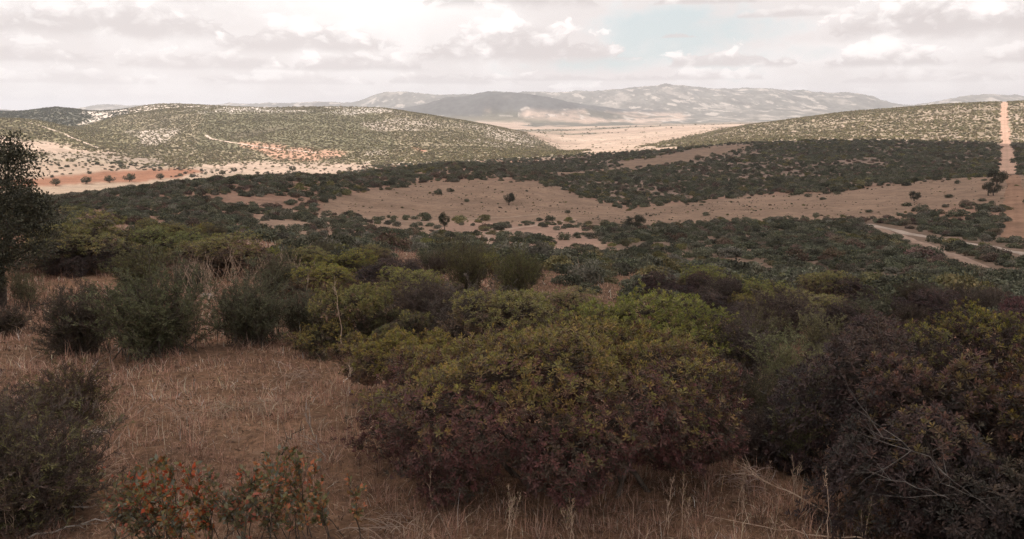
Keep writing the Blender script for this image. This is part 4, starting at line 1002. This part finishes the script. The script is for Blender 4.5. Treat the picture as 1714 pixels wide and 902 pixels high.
lone(1015, 386, 2.3, 0, 'long dark bush left of the two stemmed oak', 150, 330, 1.7, .7)
lone(1106, 394, 1.9, 0, 'round dark bush right of the two stemmed oak', 150, 330, 1.0, 1.0)
lone(1075, 394, 2.0, 1, 'dark bush under the two stemmed oak', 150, 330, 1.6, .7)
lone(812, 386, 1.5, 2, 'olive bush right of the slim tree', 150, 330)
lone(838, 380, 1.6, 0, 'flat dark bush on the rim left of the curving path', 150, 330, 1.6, .7)
lone(846, 398, 1.7, 1, 'dark bush inside the bend of the curving path', 150, 330, 1.3, .8)
lone(905, 408, 2.1, 0, 'long dark bush right of the curving path', 130, 330, 1.7, .7)
lone(913, 376, 1.5, 0, 'dark bush on the pale rim below the lone oak', 150, 330, 1.5, .7)
lone(880, 374, 1.2, 1, 'small bush on the pale rim left of the others below the oak', 150, 330, 1.4, .8)
lone(950, 381, 1.5, 5, 'flat bush on the pale ground right of the rim bushes', 150, 330, 1.6, .7)
lone(700, 378, 1.5, 0, 'dark bush above the field path left of the slim tree', 150, 330)
lone(600, 374, 1.4, 1, 'dark bush at the left end of the field path', 150, 330)
lone(575, 372, 1.2, 0, 'small dark bush left of the field path end', 150, 330)

# ------------------------------------------------------------------ low plants and dead stalks in front
ROCKROSE = leafy_sprig('rockrose', 13, .62, .13, 17, .036, .58, [(.40, .17, .055), (.50, .16, .055), (.18, .17, .065), (.20, .19, .09), (.33, .19, .06), (.19, .20, .15)], (2, 1.5, 3, 2, 1.5, 1.5), M_bark, 38, .004)
ROCKROSE_B = leafy_sprig('rockrose', 11, .55, .12, 16, .036, .58, [(.46, .17, .055), (.18, .17, .065), (.21, .20, .09), (.30, .18, .06), (.19, .20, .15)], (1.5, 3, 2, 2, 2), M_bark, 36, .004)
for (pr, u, y, s, lb) in [(ROCKROSE, 320, 935, 1.28, 'orange and green leafy low plant at the bottom left of a close trio'), (ROCKROSE_B, 425, 930, 1.25, 'middle low plant of the trio with orange tinted leaves'), (ROCKROSE, 515, 915, 1.25, 'right hand low plant of the trio, reddest at the top'), (ROCKROSE_B, 240, 945, 1.2, 'short greenish low plant left of the orange leafed trio')]:
    place_plant('low_plant', 'plant', lb, pr, u, y, 2.5, s, None, None, ('foliage', 'stems'))
SPRIG_G = leafy_sprig('sprig', 2, .62, .02, 12, .045, .2, [(.15, .14, .05), (.12, .12, .05), (.16, .12, .05)], (2, 2, 1), M_stem, 14, .005, .15)
for (u, y, s, lb) in [(1590, 915, 1.15, 'narrow leafed upright sprig in front of the dark purple bush'), (1445, 912, .62, 'short green sprig right of the tall dead stalk'), (950, 880, .62, 'greenish sprig at the foot of the largest bush'), (185, 742, .95, 'yellow green leaning sprig beside the dark heath bush'), (1205, 775, 1.05, 'thin leaning green sprig on the right side of the largest bush')]:
    place_plant('green_sprig', 'plant', lb, SPRIG_G, u, y, 2.5, s, None, None, ('foliage', 'stems'))
ST_A = dry_stalk('stalk', 1.0, 7, 4); ST_B = dry_stalk('stalk', .8, 12, 6, .06, .005, 3, .03, .35); ST_C = dry_stalk('stalk', 1.0, 16, 7, .04, .006, 1, .02, .16, .55); ST_D = dry_stalk('stalk', 1.0, 14, 5, .05, .005, 2, .04, .4, .8)
for (pr, u, y, s, lb) in [(ST_A, 1385, 925, .72, 'tall pale dead stalk with upswept side twigs before the dark bushes'), (ST_D, 1112, 905, .52, 'thin branched dry stalk below the right part of the largest bush'), (ST_D, 1148, 900, .50, 'bushy dry stalk just right of the thin branched one'), (ST_B, 855, 905, .52, 'dry flowering stalk in front of the largest bush, left of centre'), (ST_B, 955, 915, .50, 'forked dry stalk in front of the largest bush'), (ST_A, 730, 872, .42, 'short dry stalk at the left foot of the largest bush'), (ST_C, 375, 722, .78, 'dead bristly stalk standing alone in the dry grass clearing'), (ST_A, 568, 750, .95, 'thin dry stalk at the right side of the dry grass clearing'), (ST_A, 412, 748, .72, 'faint dry stalk right of the bristly one in the clearing'), (ST_A, 520, 540, 1.0, 'pale dry stalk before the low green bush'), (ST_A, 585, 600, 1.35, 'reddish dry stalk leaning at the edge of the bright bush'), (ST_D, 20, 905, .45, 'pale dry stalk at the bottom left corner'), (ST_B, 700, 905, .3, 'low dry tuft stalk by the bottom edge left of the largest bush'), (ST_D, 1235, 880, .5, 'dry stalk with spread twigs at the right foot of the largest bush'), (ST_B, 1330, 850, .55, 'dry flowering stalk in the gap before the dark bushes'), (ST_A, 1345, 735, .9, 'thin dry stalk in the gap behind the thin leafy shrubs'), (ST_B, 1280, 830, .4, 'short dry stalk in the gap between the big bushes'), (ST_D, 1290, 915, .42, 'dry stalk near the bottom edge under the fallen stems')]:
    place_plant('dry_stalk', 'dead plant', lb, pr, u, y, 2.5, s, None, None, ('seed_heads', 'stem'))
# tall dead grass stalks behind the clearing
ST_G = dry_stalk('stalk', 1.1, 5, 3, .08, .006, 9, .22, .2, .9)
for k in range(16):
    u, y = [(300, 480), (330, 475), (355, 490), (385, 485), (410, 495), (440, 490), (465, 470), (480, 480), (495, 465), (320, 500), (345, 505), (400, 470), (440, 470), (500, 490), (530, 500), (460, 500)][k]
    place_plant('tall_dry_grass', 'dead plant', 'tall reddish dry stems standing among the brow bushes left of centre', ST_G, u + rng.uniform(-6, 6), y, 12, rng.uniform(.8, 1.15), None, 'tall dry stems among the brow bushes', ('seed_heads', 'stem'))
# bare and fallen branches
def branch(label, name, u, y, pts, r, n, mat, rot, dmin=2.5, lift=0.0, side=.35):
    x, yy, z, d = ground_hit(u, y, dmin); o = link(name, dead_branch('branch', pts, r, n, mat, side)); o.location = (x, yy, z + lift); o.rotation_euler = (0, 0, rot); o['label'] = label; o['category'] = 'branch'
branch('bare grey forked branch sticking out of the dark bush at right', 'bare_branch', 1530, 1010, [(.55, 1.1, .3), (.42, .55, .62), (.22, .15, .86), (-.08, .05, 1.08), (-.36, .05, 1.2)], .0055, 8, M_greywood, 0, 3.5, 0, .32)
branch('lower grey branch lying across the front of the dark bushes', 'bare_branch', 1530, 1010, [(.6, 1.0, .25), (.4, .4, .55), (.1, .1, .78), (-.3, .05, .86)], .0045, 4, M_greywood, 0, 3.5, 0, .26)
branch('long reddish fallen stem slanting below the right side of the largest bush', 'fallen_stalk', 1430, 888, [(.1, 0, .03), (-.25, .1, .14), (-.6, .25, .28), (-.9, .4, .42)], .007, 6, M_stem, 0, 4, 0, .3)
branch('long thin stem lying along the bottom edge at right', 'fallen_stalk', 1400, 905, [(.25, -.05, .03), (-.2, 0, .04), (-.6, .05, .08), (-1.0, .15, .14)], .006, 3, M_stem, 0, 3, 0, .2)
branch('grey dead twig with pale forks above the reddest low plant', 'dead_twig', 545, 775, [(0, 0, 0), (-.05, .05, .12), (-.12, .05, .25), (-.2, .1, .4)], .008, 6, M_deadwood, 0, 4, 0, .5)
branch('dark crooked twig in the grass behind the low plants', 'dead_twig', 470, 762, [(0, 0, 0), (.03, 0, .1), (.1, .02, .18), (.22, .05, .28)], .009, 3, M_bark, 0, 4, 0, .4)
branch('dark fallen branches lying under the bare twiggy bush', 'fallen_branch', 75, 520, [(-.5, 0, .08), (0, .1, .15), (.5, .05, .3), (1.0, 0, .38)], .022, 7, M_bark, 0, 12, 0, .4)
branch('dead grey twigs at the left edge in front of the heath bush', 'dead_twig', 60, 880, [(-.3, 0, .02), (-.1, .05, .1), (.15, .05, .14), (.4, .1, .12)], .007, 8, M_deadwood, 0, 4, 0, .45)
branch('bleached straw coloured branch lying at the bottom left in the grass', 'fallen_branch', 130, 890, [(-.35, -.1, .03), (0, 0, .06), (.3, .08, .05), (.55, .2, .05)], .009, 3, M_deadwood, .3, 4, 0, .3)

def straw_heap(label, u, y, w, n):
    x, yy, z, d = ground_hit(u, y, 4); g = Geo(); c = np.concatenate([rng.normal(0, w * .3, (n, 2)), rng.uniform(.01, .10, (n, 1))], 1); dr = rand_unit(n); dr[:, 2] *= .25
    dr = unit(dr); l = rng.uniform(.10, .3, n)[:, None]; t = np.linspace(-.5, .5, 5); P = c[:, None] + dr[:, None] * l[:, None] * t[None, :, None]; P[..., 2] += (.25 - t ** 2) * .10
    P[..., 2] = np.maximum(P[..., 2], .005)
    V, F = tubes(P, np.tile([.0022, .003, .003, .003, .002], (n, 1)), 3); g.add(V, F, np.repeat(pick([(.50, .38, .29), (.42, .30, .22), (.58, .47, .38)], (3, 2, 1), n, .12), 15, 0))
    o = link('straw_heap', g.mesh('straw', M_straw)); o.location = (x, yy, z); o['label'] = label; o['category'] = 'straw'
straw_heap('pale heap of dead leaf straw on the right of the grass clearing', 452, 690, .42, 70)
straw_heap('flattened straw around the foot of the bristly stalk', 372, 695, .55, 60)
straw_heap('bleached straw left of the stalks in the middle of the clearing', 290, 705, .55, 50)
straw_heap('curled straw near the heath bush at the left of the clearing', 145, 800, .5, 60)
straw_heap('pale curled straw on the ground under the right of the largest bush', 1250, 815, .4, 50)
straw_heap('bleached straw at the bottom edge left of the forked stalk', 650, 895, .5, 60)
straw_heap('bleached straw in the far part of the clearing by the low green bush', 500, 640, .5, 50)

def stone(label, u, y, s, dmin=4):
    x, yy, z, d = ground_hit(u, y, dmin); n, m = 18, 10; th = np.linspace(0, 2 * math.pi, n, endpoint=False); ph = np.linspace(-1.5, 1.5, m)
    T, Pp = np.meshgrid(th, ph); D = np.stack([np.cos(Pp) * np.cos(T), np.cos(Pp) * np.sin(T), np.sin(Pp)], -1).reshape(-1, 3)
    r = .75 + .5 * fbm(D[:, 0] * 1.6 + D[:, 2] * 2 + 5, D[:, 1] * 1.6 + 3, 301 + int(u), 4); V = D * r[:, None] * np.array([s, s * .7, s * .42]); i = np.arange(m - 1)[:, None] * n; j = np.arange(n)[None]; jn = (j + 1) % n
    F = np.stack([i + j, i + jn, i + n + jn, i + n + j], -1).reshape(-1, 4)
    o = link('stone', mesh_np('stone', V, [F, np.arange(n)[None, ::-1], (np.arange(n) + (m - 1) * n)[None]], None, False, (M_stone,))); o.location = (x, yy, z + .1 * s); o['label'] = label; o['category'] = 'stone'
M_stone = bark_material('stone', (.24, .21, .19), (.40, .36, .33))
stone('grey stone in the grass beside the dark heath bush', 163, 728, .11)
stone('pale flat stone showing between the thin shrubs at right', 1392, 622, .28)
stone('small pale stone among the brow bushes left of centre', 345, 497, .2, 10)

# ------------------------------------------------------------------ dry grass
def dry_grass():
    N = 620000
    az = rng.uniform(-.66, .66, N); u01 = rng.uniform(0, 1, N); d = (2.6 ** .42 + u01 * (46 ** .42 - 2.6 ** .42)) ** (1 / .42)
    x, y = np.sin(az) * d, np.cos(az) * d
    # half of the stems gather in tufts
    tuft = rng.uniform(size=N) < .5
    cell = .30; gx, gy = np.floor(x / cell), np.floor(y / cell)
    txx = (gx + hash2(gx, gy, 411)) * cell; tyy = (gy + hash2(gx, gy, 413)) * cell; sp = .05 * rng.normal(size=(N, 2))
    x = np.where(tuft, txx + sp[:, 0], x); y = np.where(tuft, tyy + sp[:, 1], y); d = np.hypot(x, y)
    dens = fbm(x / .7, y / .7, 401, 3); keep = (rng.uniform(size=N) < (sstep(dens, .30, .58) + .12) * np.where((lookup(GS, x, y) > .3), .35, 1.0)) & (d > 2.2); x, y, d, dens, tuft, sp = x[keep], y[keep], d[keep], dens[keep], tuft[keep], sp[keep]; n = len(x)
    z = ground_z(x, y) - .01
    pat = fbm(x / 2.2, y / 2.2, 405, 3); th_ = hash2(np.floor(x / cell), np.floor(y / cell), 417)
    h = rng.gamma(3, .031, n) * (.45 + 1.1 * pat) * (1 + .012 * d) * np.where(tuft, .7 + .9 * th_, .8); h = np.clip(h, .03, .5)
    w = np.maximum(.0030, .00048 * d) * rng.uniform(.6, 1.4, n)
    flat = rng.uniform(size=n) < .5
    th = np.where(tuft & ~flat, np.arctan2(sp[:, 1], sp[:, 0]) + rng.normal(0, .5, n), rng.uniform(0, 2 * math.pi, n))
    a0 = np.where(flat, rng.uniform(.9, 1.5, n), np.abs(rng.normal(.25, .3, n))); a1 = a0 + np.where(flat, rng.uniform(-.2, .4, n), np.abs(rng.normal(.5, .45, n)))
    D = np.stack([np.cos(th), np.sin(th)], -1); S = unit(np.stack([-np.sin(th + rng.normal(0, .9, n)), np.cos(th), np.zeros(n)], -1))
    B = np.stack([x, y, z], -1)
    P1 = B + np.concatenate([D * (np.sin(a0) * h * .5)[:, None], (np.cos(a0) * h * .5)[:, None]], 1)
    P2 = P1 + np.concatenate([D * (np.sin(a1) * h * .5)[:, None], (np.cos(a1) * h * .5)[:, None]], 1)
    P2[:, 2] = np.maximum(P2[:, 2], z + .012)
    V = np.stack([B - S * w[:, None] / 2, B + S * w[:, None] / 2, P1 + S * w[:, None] * .4, P1 - S * w[:, None] * .4, P2], 1).reshape(-1, 3)
    b = np.arange(n)[:, None] * 5
    C = pick([(.42, .26, .165), (.34, .195, .12), (.54, .38, .26), (.23, .14, .09), (.70, .56, .42), (.45, .30, .15), (.12, .08, .055)], (4, 4, 2.0, 2.4, 1.0, 1.2, 2.0), n, .2) * (.65 + .75 * fbm(x / 3.5, y / 3.5, 421, 3))[:, None]
    C = np.minimum(C * (.9 + .7 * th_)[:, None], .75)
    link('dry_grass', mesh_np('dry_grass', V, [b + np.array([[0, 1, 2, 3]]), b + np.array([[3, 2, 4]])], np.repeat(C, 5, 0), False, (M_straw,)), kind='stuff')
dry_grass()
def ground_litter():
    N = 120000; az = rng.uniform(-.66, .66, N); d = (2.6 ** .5 + rng.uniform(0, 1, N) * (26 ** .5 - 2.6 ** .5)) ** 2; x, y = np.sin(az) * d, np.cos(az) * d; z = ground_z(x, y) + .012
    P = np.stack([x, y, z], -1); A = rand_unit(N); A[:, 2] *= .3; Nn = rand_unit(N) * .5 + np.array([0, 0, 1.]); L = rng.uniform(.03, .10, N)
    V, F, C = leaf_quads(P, A, Nn, L, np.maximum(.006, .0009 * d) * rng.uniform(.6, 2, N), pick([(.24, .13, .09), (.16, .09, .07), (.40, .28, .21), (.10, .065, .05)], (3, 3, 1.2, 2), N), .1)
    link('leaf_litter', mesh_np('leaf_litter', V, [F], C, False, (M_straw,)), kind='stuff')
ground_litter()
